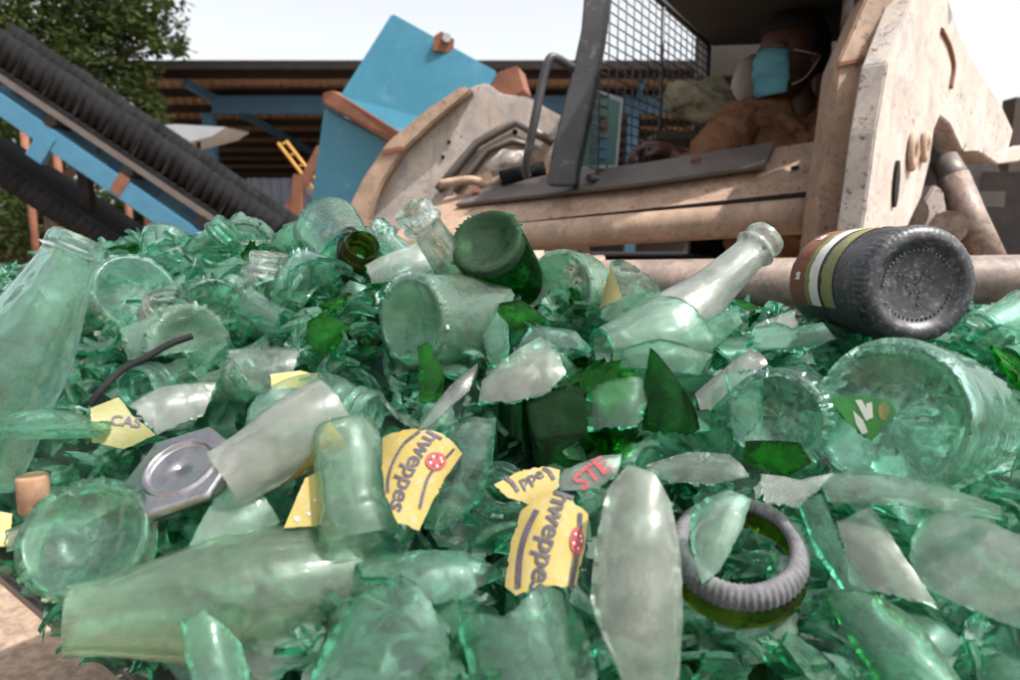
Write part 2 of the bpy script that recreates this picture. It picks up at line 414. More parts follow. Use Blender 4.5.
def cyl_map(Rc, Rv=None, flute=0):                     # x around, y along axis, z outward
    def f(u, v, t):
        th = u / Rc; r = Rc - t + flute * math.cos(u * 1500)
        z = r * math.cos(th) - Rc
        if Rv: z -= v * v / (2 * Rv)
        return Vector((r * math.sin(th), v, z))
    return f
def prof_map(prof, s0, flute=0):
    p0, n0 = prof.ev(s0); a = math.atan2(n0.y, n0.x)
    def f(u, v, t):
        p, nn = prof.ev(s0 + v)
        th = max(-2.9, min(2.9, u / max(p0.x, .012)))
        q = p - nn * (t + flute * math.cos(u * 1500)); r = max(q.x, .0003)
        x, y, z = r * math.sin(th), q.y - p0.y, r * math.cos(th) - p0.x
        return Vector((x, y * math.cos(a) - z * math.sin(a), z * math.cos(a) + y * math.sin(a)))
    return f

# ------------------------------------------------------------------ the heap's shape
ZY = [.20, .27, .31, .355, .41, .44, .475, .50, .56, .66, .80, 1.3]
ZZ = [-.205, -.189, -.174, -.158, -.130, -.105, -.077, -.0586, -.041, -.019, -.004, .03]
CU = [-1.3, -.85, -.6, -.42, -.25, -.12, .0, .1, .25, .8]
CC = [-.11, -.080, -.022, .012, .018, -.006, -.030, -.050, -.066, -.074]
BK = [1.30, 1.15, 1.0, .86, .78, .70, .66, .62, .60, .62]
LA, LD = Vector((-.371, .468)), Vector((.795, -.607)); LN = Vector((.607, .795))
def heap(x, y):
    u = x / max(y, .12)
    z = table(ZY, ZZ, y); c = table(CU, CC, u)
    k = .012; d = max(-1, min(1, (c - z) / k / 2)); z = z if c - z > 2 * k else (c if z - c > 2 * k else min(z, c) - k * .5 * (1 - abs(d)) ** 2)
    b = table(CU, BK, u)
    if y > b: z -= (y - b) * .55 + ((y - b) ** 2) * .8
    e = (Vector((x, y)) - LA).dot(LN)           # distance in from the skip's lip
    z = min(z, -.222 + max(0, e) * 4.0 + .012 * (e > 0))
    z += .010 * noise.noise(Vector((x * 18, y * 18, 3))) 
    return H + max(z, -.225)
def surf(px, py):
    r = ray(px, py); t = .2
    while t < 2.5:
        p = CAM + r * t
        if p.z < heap(p.x, p.y): return p
        t += .004
    return None

# ------------------------------------------------------------------ camera, light, world
cam = bpy.data.cameras.new('camera'); co = bpy.data.objects.new('camera', cam); COL.objects.link(co)
co.location = CAM; co.rotation_euler = (math.pi / 2 - PITCH, 0, 0)
cam.lens = 24; cam.sensor_width = 36; cam.clip_start = .01; cam.clip_end = 500
cam.dof.use_dof = True; cam.dof.focus_distance = .50; cam.dof.aperture_fstop = 9.5
sc.camera = co
SUN_EL, SUN_AZ = R(58), R(118)               # azimuth clockwise from +Y (ahead of the camera)
sd = Vector((math.sin(SUN_AZ) * math.cos(SUN_EL), math.cos(SUN_AZ) * math.cos(SUN_EL), math.sin(SUN_EL)))
sl = bpy.data.lights.new('sun', 'SUN'); sl.energy = 3.9; sl.angle = R(.8); sl.color = (1, .95, .88)
so_ = bpy.data.objects.new('sun', sl); COL.objects.link(so_); so_.location = (3, -3, 8)
so_.rotation_euler = (-sd).to_track_quat('-Z', 'Y').to_euler()
w = bpy.data.worlds.new('World'); sc.world = w; w.use_nodes = True
nt = w.node_tree; nt.nodes.clear()
sky = nt.nodes.new('ShaderNodeTexSky'); sky.sky_type = 'NISHITA'; sky.sun_disc = False
sky.sun_elevation = SUN_EL; sky.sun_rotation = SUN_AZ; sky.air_density = 1.0; sky.dust_density = 4.0; sky.ozone_density = .6
hs = nt.nodes.new('ShaderNodeHueSaturation'); hs.inputs['Saturation'].default_value = .2
bg = nt.nodes.new('ShaderNodeBackground'); bg.inputs[1].default_value = .15
wo = nt.nodes.new('ShaderNodeOutputWorld')
nt.links.new(sky.outputs[0], hs.inputs['Color']); nt.links.new(hs.outputs[0], bg.inputs[0]); nt.links.new(bg.outputs[0], wo.inputs[0])
vs = sc.view_settings; vs.view_transform = 'Standard'; vs.look = 'None'; vs.exposure = .96; vs.gamma = 1; vs.use_curve_mapping = False
cy = sc.cycles
cy.max_bounces = 12; cy.transmission_bounces = 11; cy.transparent_max_bounces = 16; cy.diffuse_bounces = 3; cy.glossy_bounces = 5
cy.use_denoising = True
try: cy.denoiser = 'OPENIMAGEDENOISE'
except Exception: pass
cy.sample_clamp_indirect = 8; cy.blur_glossy = .5; cy.use_adaptive_sampling = True; cy.adaptive_threshold = .03

exec_parts = []
# ------------------------------------------------------------------ ground
bm = bmesh.new(); bmesh.ops.create_grid(bm, x_segments=2, y_segments=2, size=150)
tag(from_bm('ground', bm, M['dirt'], mtx=Matrix.Translation((0, 100, 0))), kind='structure')

# ------------------------------------------------------------------ plan of the raised bucket that holds the glass
def skip_pts():
    a = LA - LD * .95; b = LA + LD * 1.45; dep = 1.12
    return [a, b, b + LN * dep, a + LN * dep]
sp = skip_pts()
# ------------------------------------------------------------------ heap of small fragments (stuff)
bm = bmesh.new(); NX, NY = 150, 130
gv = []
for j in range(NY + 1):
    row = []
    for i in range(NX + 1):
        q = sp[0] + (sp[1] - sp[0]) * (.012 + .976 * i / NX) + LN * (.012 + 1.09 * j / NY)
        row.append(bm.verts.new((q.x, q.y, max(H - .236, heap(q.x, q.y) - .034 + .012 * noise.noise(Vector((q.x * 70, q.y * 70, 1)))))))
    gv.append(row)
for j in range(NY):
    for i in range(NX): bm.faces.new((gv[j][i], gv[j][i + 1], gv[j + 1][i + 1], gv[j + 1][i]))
def chip(bm, P, size, rr):
    n = rr.randint(3, 6); asp = rr.uniform(.4, 1); q = Matrix.Rotation(rr.uniform(0, 6.3), 3, 'Z') @ Matrix.Rotation(rr.uniform(-1.3, 1.3), 3, 'X') @ Matrix.Rotation(rr.uniform(0, 6.3), 3, 'Z')
    Rc = rr.uniform(.45, 1.6) * size; th = rr.uniform(.0018, .0035)
    rad = [(2 * math.pi * (k + rr.uniform(-.3, .3)) / n, size * rr.uniform(.35, 1)) for k in range(n)]
    seq = []
    for k in range(n):
        a0, r0 = rad[k]; a1, r1 = rad[(k + 1) % n]
        x0, y0, x1, y1 = r0 * math.cos(a0), r0 * math.sin(a0) * asp, r1 * math.cos(a1), r1 * math.sin(a1) * asp
        seq += [(x0, y0), ((x0 + x1) / 2, (y0 + y1) / 2)]
    L = []
    for s in (0, 1):
        c = bm.verts.new(P + q @ Vector((0, 0, -s * th)))
        ring = [bm.verts.new(P + q @ Vector((x, y, -x * x / (2 * Rc) - s * th))) for x, y in seq]
        mid = [bm.verts.new(P + q @ Vector((x / 2, y / 2, -x * x / (8 * Rc) - s * th))) for x, y in seq]
        L.append(ring); m = len(seq)
        for k in range(m):
            d = (k + 1) % m
            for ff in (((c, mid[k], mid[d])), (mid[k], ring[k], ring[d], mid[d])):
                f = bm.faces.new(ff if s == 0 else ff[::-1]); f.smooth = True; f.material_index = 1
    for k in range(len(seq)):
        d = (k + 1) % len(seq); f = bm.faces.new((L[0][k], L[1][k], L[1][d], L[0][d])); f.material_index = 2
        for e in f.edges: e.smooth = False
rr = random.Random(3); cnt = 0
while cnt < 10500:
    x = rr.uniform(-1.1, .85); y = rr.uniform(.12, 1.5)
    e = (Vector((x, y)) - LA)
    if e.dot(LN) < .004 or e.dot(LN) > 1.05 or not (-.9 < e.dot(LD) < 1.4): continue
    if abs(x / y) > 1.3 and rr.random() < .7: continue
    if y > .9 and rr.random() < .5: continue
    z = heap(x, y)
    if e.dot(LN) < .03: z = min(z, H - .20)
    chip(bm, Vector((x, y, z - rr.uniform(-.014, .022))), rr.choice((.007, .010, .013, .017, .021, .025)) * rr.uniform(.8, 1.2), rr); cnt += 1
def edge_ok(x, y, lo=.006):
    e = Vector((x, y)) - LA; return lo < e.dot(LN) < 1.0 and -.9 < e.dot(LD) < 1.3
for _ in range(900):
    t = rr.uniform(-.45, .75); e = rr.uniform(-.008, .045); q = LA + LD * t + LN * e
    chip(bm, Vector((q.x, q.y, max(H - .228, heap(q.x, q.y) + rr.uniform(-.012, .006)))), rr.choice((.008, .012, .016, .02)), rr)
mids = []
HP = [Prof(bottle_profile(.033, .24, .0135)), Prof(bottle_profile(.030, .22, .0125, .4)), Prof(bottle_profile(.027, .2, .013, .6))]
for k in range(46):
    pr = rr.choice(HP); size = rr.choice((.013, .017, .021, .026)); n_ = rr.randint(3, 5); el = rr.uniform(.4, .95); poly = []
    for q in range(n_):
        a = 2 * math.pi * (q + rr.uniform(-.28, .28)) / n_; r_ = size * rr.uniform(.6, 1.15); poly.append((r_ * math.cos(a) * el, r_ * math.sin(a)))
    ra = rr.uniform(0, 6.28); poly = [(p[0] * math.cos(ra) - p[1] * math.sin(ra), p[0] * math.sin(ra) + p[1] * math.cos(ra)) for p in poly]
    pb = patch(prof_map(pr, pr.at_z(pr.p[-1].y * rr.choice((.2, .35, .58, .66, .72))), .0005 if rr.random() < .3 else 0), poly, rr.uniform(.002, .0038), 4, 18, k, slant=.9, amp=.05)
    for f in pb.faces: f.material_index += 3
    me = bpy.data.meshes.new('tmp'); pb.to_mesh(me); pb.free()
    grp = bmesh.new()
    for c in range(18):
        for _ in range(50):
            y = .25 + rr.random() * .95; x = rr.uniform(-.8, .8) * y
            if edge_ok(x, y) and y < table(CU, BK, x / y) + .08: break
        m = (Matrix.Translation((x, y, heap(x, y) + rr.uniform(-.010, .010))) @ Matrix.Rotation(rr.uniform(0, 6.28), 4, 'Z') @ Matrix.Rotation(rr.gauss(.7, .45), 4, 'X') @ Matrix.Rotation(rr.uniform(0, 6.28), 4, 'Z'))
        me.transform(m); grp.from_mesh(me); me.transform(m.inverted())
    grp.to_mesh(me); grp.free(); mids.append(me)
mb = bmesh.new()
for me in mids: mb.from_mesh(me); bpy.data.meshes.remove(me)
me = bpy.data.meshes.new('tmp'); mb.to_mesh(me); mb.free(); bm.from_mesh(me); bpy.data.meshes.remove(me)
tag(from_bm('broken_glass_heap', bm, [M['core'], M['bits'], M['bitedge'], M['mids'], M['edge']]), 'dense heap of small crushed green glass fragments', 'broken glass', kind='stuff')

# ------------------------------------------------------------------ heroes
KEEP = []        # (px, py, rx, ry) kept free of loose shards
LAND = []        # landmarks for the labels of the loose shards
def lm(px, py, phrase, r=0, ry=None):
    LAND.append((px, py, phrase))
    if r: KEEP.append((px, py, r, ry or r))
def bottle(name, P0, P1, prof, a, b, mat, edge, label, cat='bottle', group=None, **kw):
    bm = shell(prof, a, b, **kw)
    o = from_bm(name, bm, [M[mat], M[edge]], mtx=axis_m(P0, P1)); tag(o, label, cat, group); return o

# 1 tall bottle leaning at the edge of the frame
P1, P0 = at(79, 237, .42), at(-38, 478, .37)
L = (P1 - P0).length
pr = Prof([(.0006, .01), (.02, .008), (.027, 0), (.027, .004), (.0275, .02), (.0262, L * .32), (.0268, L * .42), (.0250, L * .56), (.0212, L * .70), (.0170, L * .83), (.0150, L * .93), (.0145, L - .011), (.0158, L - .010), (.0158, L - .003), (.0138, L)])
bottle('broken_bottle', P0, P1, pr, 0, pr.len, 'pale', 'edge', 'tall pale green bottle with an open crown mouth leaning beside the conveyor', thick=.003, jag=0, ns=56)
lm(40, 330, 'the tall leaning bottle', 46, 70)
# 2 broken bottle base ring behind it
P0, P1 = at(137, 292, .50), at(95, 330, .56)
pr = Prof(bottle_profile(.031, .2))
bottle('bottle_end', P0, P1, pr, 0, pr.at_z(.045), 'pale', 'edge', 'thin pale green bottle base with a round see-through bottom, beside the tall leaning bottle', 'bottle base', thick=.0025, jag=.012, seed=4)
lm(135, 292, 'the round see-through base', 36)
# 3 broken bottle at the crest
P0, P1 = at(352, 262, .58), at(318, 216, .66)
pr = Prof([(.026, 0), (.027, .01), (.028, .03), (.030, .05), (.0315, .07)])
bottle('broken_bottle', P0, P1, pr, 0, pr.len, 'mint', 'edge', 'mint bottle body cut open with its wide rim up on the crest of the heap', thick=.003, jag=.004, jag0=.01, seed=9)
lm(330, 232, 'the wide open rim on the crest', 26)
# 4 pale neck pointing at the camera + green neck with dark gasket
P1, P0 = at(371, 228, .62), at(424, 282, .60)
pr = Prof(bottle_profile(.030, .19, .0130, .35))
bottle('bottle_neck', axis_m(P1, P0) @ Vector((0, 0, .19)), P1, pr, pr.at_z(.085), pr.len, 'pale', 'edge', 'pale blue-green bottle neck lying on the crest, mouth beside the open rim', 'bottle neck', thick=.0025, jag=.01, jag0=.01, seed=5)
lm(395, 250, 'the pale bluish neck', 22)
P1, P0 = at(363, 244, .56), at(350, 275, .60)
pr = Prof(bottle_profile(.028, .2, .0125))
o = bottle('bottle_neck', axis_m(P1, P0) @ Vector((0, 0, .2)), P1, pr, pr.at_z(.165), pr.len, 'olive', 'edge_deep', 'short yellowish green bottle neck with a dark ring beside it', 'bottle neck', thick=.0025, jag=.004, jag0=.006, seed=6)
bm = bmesh.new(); c = at(349, 254, .57); tube(bm, [c + Vector((.014 * math.cos(a) * .6, .008 * math.sin(a), .021 * math.sin(a))) for a in [R(60 + k * 14) for k in range(17)]], .0022, 8)
tag(from_bm('rubber_ring', bm, M['seal']), 'black rubber ring hooked behind the short yellowish green neck', 'ring')
lm(362, 256, 'the black rubber ring', 14)
# 5 clear neck with yellow print
P1, P0 = at(410, 206, .50), at(478, 300, .53)
L = .21; pr = Prof(bottle_profile(.030, L, .0128, .30))
Pb = axis_m(P1, P0) @ Vector((0, 0, L))
neck = bottle('bottle_neck', Pb, P1, pr, pr.at_z(.08), pr.len, 'clear', 'edge_clear', 'clear bottle neck with black and yellow print standing against the loader', 'bottle neck', thick=.0028, jag=.008, jag0=.01, seed=8)
def band(prof, za, zb, th0, th1, mat, name, parent, mtx, grow=.0004, n=24, ns=8, jag=0, seed=0):
    bm = bmesh.new(); rr = random.Random(seed); g = []
    for i in range(n + 1):
        th = lerp(th0, th1, i / n); col = []
        jj = rr.uniform(-jag, jag)
        for k in range(ns + 1):
            s = lerp(prof.at_z(za), prof.at_z(zb) + jj, k / ns); p, nn = prof.ev(s); r = p.x * 1.004 + grow
            col.append(bm.verts.new((r * math.cos(th), r * math.sin(th), p.y)))
        g.append(col)
    for i in range(n):
        for k in range(ns):
            f = bm.faces.new((g[i][k], g[i + 1][k], g[i + 1][k + 1], g[i][k + 1])); f.smooth = True
    o = from_bm(name, bm, mat); o.matrix_world = mtx; o.parent = parent; o.matrix_parent_inverse = parent.matrix_world.inverted(); return o
def camth(mtx):                              # the angle on a lathe that faces the camera
    v = (mtx.to_3x3().inverted() @ (CAM - mtx.translation)); return math.atan2(v.y, v.x)
bpy.context.view_layer.update()
mt = axis_m(Pb, P1); th = camth(mt)
band(pr, L - .078, L - .056, th - .9, th + .9, M['yellow'], 'label', neck, mt, jag=.002)
band(pr, L - .072, L - .067, th - .7, th + .5, M['ink'], 'printed_mark', neck, mt, .0008, jag=.003, seed=3)
band(pr, L - .062, L - .058, th - .3, th + .9, M['ink'], 'printed_mark', neck, mt, .0008, jag=.002, seed=4)
lm(440, 240, 'the clear neck with yellow print', 26, 40)
# 6 dark green bottle bottom up
P0, P1 = at(485, 240, .50), at(522, 300, .575)
pr = Prof(bottle_profile(.0275, .2, .0135, .6, .008))
bm = shell(pr, 0, pr.at_z(.085), thick=.003, jag=.012, nth=232, knurl=.0275, seed=10)
for f in bm.faces:
    if f.material_index == 0 and f.calc_center_median().z < .0095: f.material_index = 2
o = from_bm('broken_bottle', bm, [M['forest'], M['edge_deep'], M['dustbase']], mtx=axis_m(P0, P1)); tag(o, 'dark green bottle planted upside down with its dusty round bottom up', 'bottle')
lm(490, 250, 'the upside-down dark green bottle', 42)
# 7 light green bottle lying with base towards camera
P0, P1 = at(409, 322, .455), at(500, 318, .53)
pr = Prof(bottle_profile(.0325, .2, .0135, .6))
bottle('broken_bottle', P0, P1, pr, 0, pr.at_z(.085), 'mint_dusty', 'edge', 'light green bottle on its side, knurled round bottom turned to the viewer', thick=.003, jag=.012, nth=232, knurl=.0325, seed=11)
lm(430, 322, 'the lying light green bottle', 72, 48)
# 8 frosted neck
P1, P0 = at(768, 236, .53), at(672, 328, .50)
L = .20; pr = Prof(bottle_profile(.030, L, .0135, .38)); Pb = axis_m(P1, P0) @ Vector((0, 0, L))
bottle('bottle_neck', Pb, P1, pr, pr.at_z(.06), pr.len - .001, 'frost', 'edge_clear', 'milky scratched bottle neck slanting up before the loader crossbar', 'bottle neck', thick=.003, jag=.002, jag0=.01, seed=12)
lm(715, 280, 'the milky slanting neck', 34, 34)
# 9 black bottle end with label bands
P0, P1 = at(922, 285, .435), at(836, 280, .545)
RB = .0385
pr = Prof([(.0006, .007), (.016, .006), (.025, .004), (.027, .001), (.030, 0), (.0345, .001), (.0375, .004), (RB, .011), (RB, .03), (RB, .06), (RB, .10), (RB * .97, .112)])
bb = bottle('black_bottle', P0, P1, pr, 0, pr.len, 'grime', 'soot', 'dirty black bottle on its side showing a dark round bottom and a torn label', thick=.003, jag=.006, nth=232, knurl=.0385, seed=13)
bpy.context.view_layer.update(); mt = axis_m(P0, P1)
tc_ = camth(mt)
up = mt.to_3x3().inverted() @ Vector((-.6, -.1, 1)); ta = math.atan2(up.y, up.x)
for za, zb, m, n in ((.040, .058, 'olive_label', 'label'), (.066, .074, 'whiteink', 'label_stripe'), (.074, .082, 'olive_label', 'label_stripe'), (.086, .108, 'rust', 'label')):
    band(pr, za, zb, ta - 1.5, ta + 1.7, M[m], n, bb, mt, .0003, 40, 4, .0015, 5)
for k in range(5): band(pr, .0445 + (k % 2) * .006, .047 + (k % 2) * .006, ta - 1.3 + k * .55, ta - .95 + k * .55, M['whiteink'], 'printed_mark', bb, mt, .0007, 8, 2, .0006, k)
for k in range(4): band(pr, .090, .100, ta - 1.0 + k * .45, ta - .85 + k * .45, M['redink' if k % 2 else 'whiteink'], 'printed_mark', bb, mt, .0007, 8, 2, .003, k)
bm = bmesh.new(); rr = random.Random(2)      # moulded dots and letters-like nubs on the bottom
for k in range(46):
    a = 2 * math.pi * k / 46; r = .0225
    if k % 23 in (20, 21, 22): continue
    p, nn = pr.ev(pr.s[0] + r); box(bm, (r * math.cos(a), r * math.sin(a), p.y - .0006), (rr.uniform(.0008, .0016), rr.uniform(.0008, .0012), .0012), Matrix.Rotation(a, 3, 'Z'))
for k in range(14):
    a = rr.uniform(0, 6.3); r = rr.uniform(.004, .014); p, nn = pr.ev(r); box(bm, (r * math.cos(a), r * math.sin(a), p.y - .0005), (.0018, .0008, .001), Matrix.Rotation(rr.uniform(0, 3), 3, 'Z'))
o = from_bm('moulded_marks', bm, M['soot']); o.matrix_world = mt; o.parent = bb; o.matrix_parent_inverse = bb.matrix_world.inverted()
lm(890, 285, 'the dirty black bottle', 100, 56)
# 10 big open glass ring and wall at the edge
P0, P1 = at(887, 416, .335), at(985, 426, .405)
pr = Prof([(.0006, .007), (.02, .006), (.032, .003), (.036, 0), (.0395, .0015), (.0408, .006), (.0405, .012), (.0402, .03), (.0395, .06), (.037, .085)])
bm = shell(pr, 0, pr.at_z(.045), thick=.0030, nth=120, ns=44, jag=.042, jag0=0, seed=31)
o = from_bm('broken_jar', bm, [M['pale'], M['edge_clear']], mtx=axis_m(P0, P1)); tag(o, 'big round light green jar end with a jagged wall below the dirty black bottle', 'jar')
lm(915, 420, 'the big open jar end', 108, 82)
# 13 grimy knurled bottle ring
P0, P1 = at(738, 540, .305), at(742, 640, .325)
P1 = P0 + (Vector((.15, .40, -.9))).normalized() * .1
pr = Prof([(.0225, .0035), (.024, .001), (.0265, 0), (.0290, .001), (.0310, .004), (.0318, .009), (.0318, .022)])
bm = shell(pr, 0.0006, pr.len, thick=.0045, nth=232, ns=24, jag=.004, jag0=0, knurl=.027, seed=15, kamp=.013)
for f in bm.faces:
    f.material_index = 0 if sum((v.co.z for v in f.verts)) / 4 < .0095 else 1
bm2 = bm
o = from_bm('bottle_end', bm2, [M['ringgrime'] if 'ringgrime' in M else paint('chalky_purple_grime', (.085, .085, .095), (.17, .168, .17), scale=110, rough=.85, dirt=(.08, .075, .09), dirt_amt=.14, bscale=300, bdist=.0008), M['olive']], mtx=axis_m(P0, P1)); tag(o, 'open green bottle end with a chalky grey knurled ring lying face up', 'bottle base')
lm(740, 545, 'the chalky knurled ring', 62, 62)
# 15 clear lying bottle in front
Pn, Pb = at(66, 622, .275), at(372, 578, .335)
ax = (Pn - Pb); L = ax.length + .0
pr = Prof([(.0300, 0), (.0312, .02), (.0318, .05), (.0315, L * .42), (.0285, L * .58), (.0225, L * .74), (.0165, L * .9), (.0150, L)])
o = bottle('broken_bottle', Pb, Pn, pr, 0, pr.len, 'frostgreen' if 'frostgreen' in M else 'mint_dusty', 'edge_clear', 'dusty clear green bottle lying in front, broken mouth over the bare ground', thick=.003, jag=.004, jag0=.006, ns=56, seed=16)
lm(210, 600, 'the dusty bottle lying in front', 170, 50)
# 17 white frosted bottle with yellow triangle
Pn, Pb = at(238, 472, .335), at(318, 422, .36)
d = (Pn - Pb); L = d.length
pr = Prof([(.020, -.012), (.0215, 0), (.0205, L * .4), (.0175, L * .8), (.0165, L + .008)])
wb = bottle('broken_bottle', Pb, Pn, pr, 0, pr.len, 'white', 'edge_clear', 'chalk-white frosted bottle piece with a yellow dotted corner', thick=.003, jag=.004, jag0=.006, seed=17)
bpy.context.view_layer.update(); mt = axis_m(Pb, Pn); th = camth(mt)
def tri_label(prof, mt, parent, pts, mat, name, grow=.0005):   # pts in (z, theta)
    bm = bmesh.new(); n = 12
    A, B, C_ = [Vector((p[0], p[1], 0)) for p in pts]; grid = []
    for i in range(n + 1):
        row = []
        for j in range(i + 1):
            q = A + (B - A) * (i / n) + (C_ - B) * (j / n)
            s = prof.at_z(0) + q.x; p, nn = prof.ev(max(0, s)); r = p.x * 1.006 + grow
            row.append(bm.verts.new((r * math.cos(q.y), r * math.sin(q.y), p.y)))
        grid.append(row)
    for i in range(n):
        for j in range(i + 1):
            f = bm.faces.new((grid[i][j], grid[i + 1][j], grid[i + 1][j + 1])); f.smooth = True
            if j < i: f = bm.faces.new((grid[i][j], grid[i + 1][j + 1], grid[i][j + 1])); f.smooth = True
    o = from_bm(name, bm, mat); o.matrix_world = mt; o.parent = parent; o.matrix_parent_inverse = parent.matrix_world.inverted(); return o
def side_sign(mt, prof):                     # which way theta runs towards the bottom of the picture
    p1 = mt @ Vector((.02 * math.cos(th + .5), .02 * math.sin(th + .5), 0)); p2 = mt @ Vector((.02 * math.cos(th - .5), .02 * math.sin(th - .5), 0))
    return 1 if proj(p1)[1] > proj(p2)[1] else -1
sg = side_sign(mt, pr)
tri_label(pr, mt, wb, [(-.002, th + sg * .05), (-.004, th + sg * 1.35), (L * .78, th + sg * 1.25)], M['yellow'], 'label')
for k, (z, a) in enumerate(((.004, .5), (.009, .75), (.004, .95), (.015, .9), (.021, 1.05), (.011, 1.1))):
    bm = bmesh.new(); c = []
    for q in range(10):
        zz = z + .0016 * math.cos(q * .628); aa = th + sg * a + .075 * math.sin(q * .628); p, nn = pr.ev(pr.at_z(0) + zz); r = p.x * 1.006 + .0009
        c.append(bm.verts.new((r * math.cos(aa), r * math.sin(aa), p.y)))
    bm.faces.new(c); o = from_bm('printed_dot', bm, M['silver']); o.matrix_world = mt; o.parent = wb; o.matrix_parent_inverse = wb.matrix_world.inverted()
lm(270, 448, 'the chalk-white bottle piece', 50, 40)
# 18 upright pale bottle neck/body in the middle + spiral finish
P1, P0 = at(345, 425, .345), at(362, 540, .315)
L = (P1 - P0).length
pr = Prof([(.0190, 0), (.0200, .006), (.0195, .014), (.0178, .018), (.0182, .03), (.0180, L * .7), (.0165, L * .9), (.0145, L)])
bottle('broken_bottle', P0, P1, pr, 0, pr.len, 'clearmint' if 'clearmint' in M else 'pale', 'edge', 'stubby see-through bottle body standing beside the yellow lettered label', thick=.003, jag=.003, jag0=.005, seed=18)
lm(350, 470, 'the stubby see-through body', 40, 58)
P1, P0 = at(343, 400, .375), at(366, 422, .37)
L = .024
pr = Prof([(.0130, 0), (.0150, .002), (.0150, .005), (.0132, .007), (.0132, .009), (.0146, .010), (.0146, .013), (.0130, .015), (.0130, .019), (.0138, .020), (.0138, .023), (.012, .0245)])
bottle('bottle_neck', at(372, 418, .365), at(338, 404, .375), pr, 0, pr.len, 'pale', 'edge', 'bright ribbed screw mouth snapped off above the stubby see-through body', 'bottle neck', thick=.003, jag=.0, jag0=.002, seed=19)
lm(352, 406, 'the ribbed screw mouth', 24)
# dish-like base piece behind (265-340, 378-420)
P0 = at(300, 398, .39); pr = Prof(bottle_profile(.031, .2))
o = bottle('bottle_end', P0, P0 + Vector((.1, .35, -.95)), pr, 0, pr.at_z(.012), 'pale', 'edge', 'round pale bottle bottom with a beaded rim behind the chalk-white piece', 'bottle base', thick=.003, jag=.004, th0=0, th1=2 * math.pi, nth=232, knurl=.031, seed=20)
lm(300, 396, 'the beaded round bottom', 34, 20)
# base lens ring with (515-605, 250-310)
P0, P1 = at(556, 292, .52), at(600, 300, .57)
pr = Prof(bottle_profile(.0335, .2))
bottle('bottle_end', P0, P1, pr, 0, pr.at_z(.04), 'mint_dusty', 'edge', 'cloudy green bottle end tilted up behind the dark green bottle', 'bottle base', thick=.003, jag=.014, nth=116, seed=24)
lm(560, 285, 'the cloudy green bottle end', 40, 34)
# neck opening facing the camera at (137,388)
P1, P0 = at(136, 389, .42), at(190, 378, .47)
pr = Prof(bottle_profile(.03, .19, .0125))
bottle('bottle_neck', axis_m(P1, P0) @ Vector((0, 0, .19)), P1, pr, pr.at_z(.135), pr.len, 'pale', 'edge', 'pale bottle mouth pointing at the viewer, ringed and milky, above the olive label', 'bottle neck', thick=.0055, jag=.004, jag0=.008, seed=25)
lm(140, 388, 'the milky bottle mouth', 24)
# thick shoulder (560-705, 305-380)
P1, P0 = at(600, 350, .44), at(684, 338, .47)
L = (P1 - P0).length
pr = Prof([(.0300, 0), (.0305, .02), (.027, L * .45), (.020, L * .75), (.0145, L)])
bottle('broken_bottle', P0, P1, pr, 0, pr.len, 'mint_dusty', 'edge', 'pale green bottle shoulder lying across the middle of the heap', thick=.003, jag=.004, jag0=.016, seed=26)
lm(640, 345, 'the pale bottle shoulder', 62, 34)
# ring bottom left (40-110, 500-560), base left (8-85, 405-440)
P0 = at(84, 536, .31); pr = Prof(bottle_profile(.030, .2))
bottle('bottle_end', P0, P0 + Vector((-.2, .75, -.6)), pr, 0, pr.at_z(.02), 'mint', 'edge', 'dark rimmed bottle end open upward near the bare ground', 'bottle base', thick=.0035, jag=.008, seed=27)
lm(82, 535, 'the dark rimmed bottle end', 30, 26)
P0 = at(46, 438, .36); pr = Prof(bottle_profile(.031, .2))
bottle('bottle_end', P0, P0 + Vector((0, .25, .95)), pr, 0, pr.at_z(.016), 'mint', 'edge', 'fluted teal bottle bottom lying flat below the tall leaning bottle', 'bottle base', thick=.0035, jag=.006, nth=116, knurl=.031, seed=28)
lm(46, 430, 'the fluted teal bottom', 40, 20)
# base at (790, 420): ridged pale wall
P0, P1 = at(775, 420, .355), at(800, 410, .40)
pr = Prof(bottle_profile(.0275, .2))
bottle('bottle_end', P0, P1, pr, 0, pr.at_z(.04), 'pale', 'edge', 'pale frosted bottle end with a ridged rim beside the big open jar end', 'bottle base', thick=.003, jag=.008, nth=116, knurl=.0275, seed=29)
lm(775, 412, 'the ridged frosted end', 26)

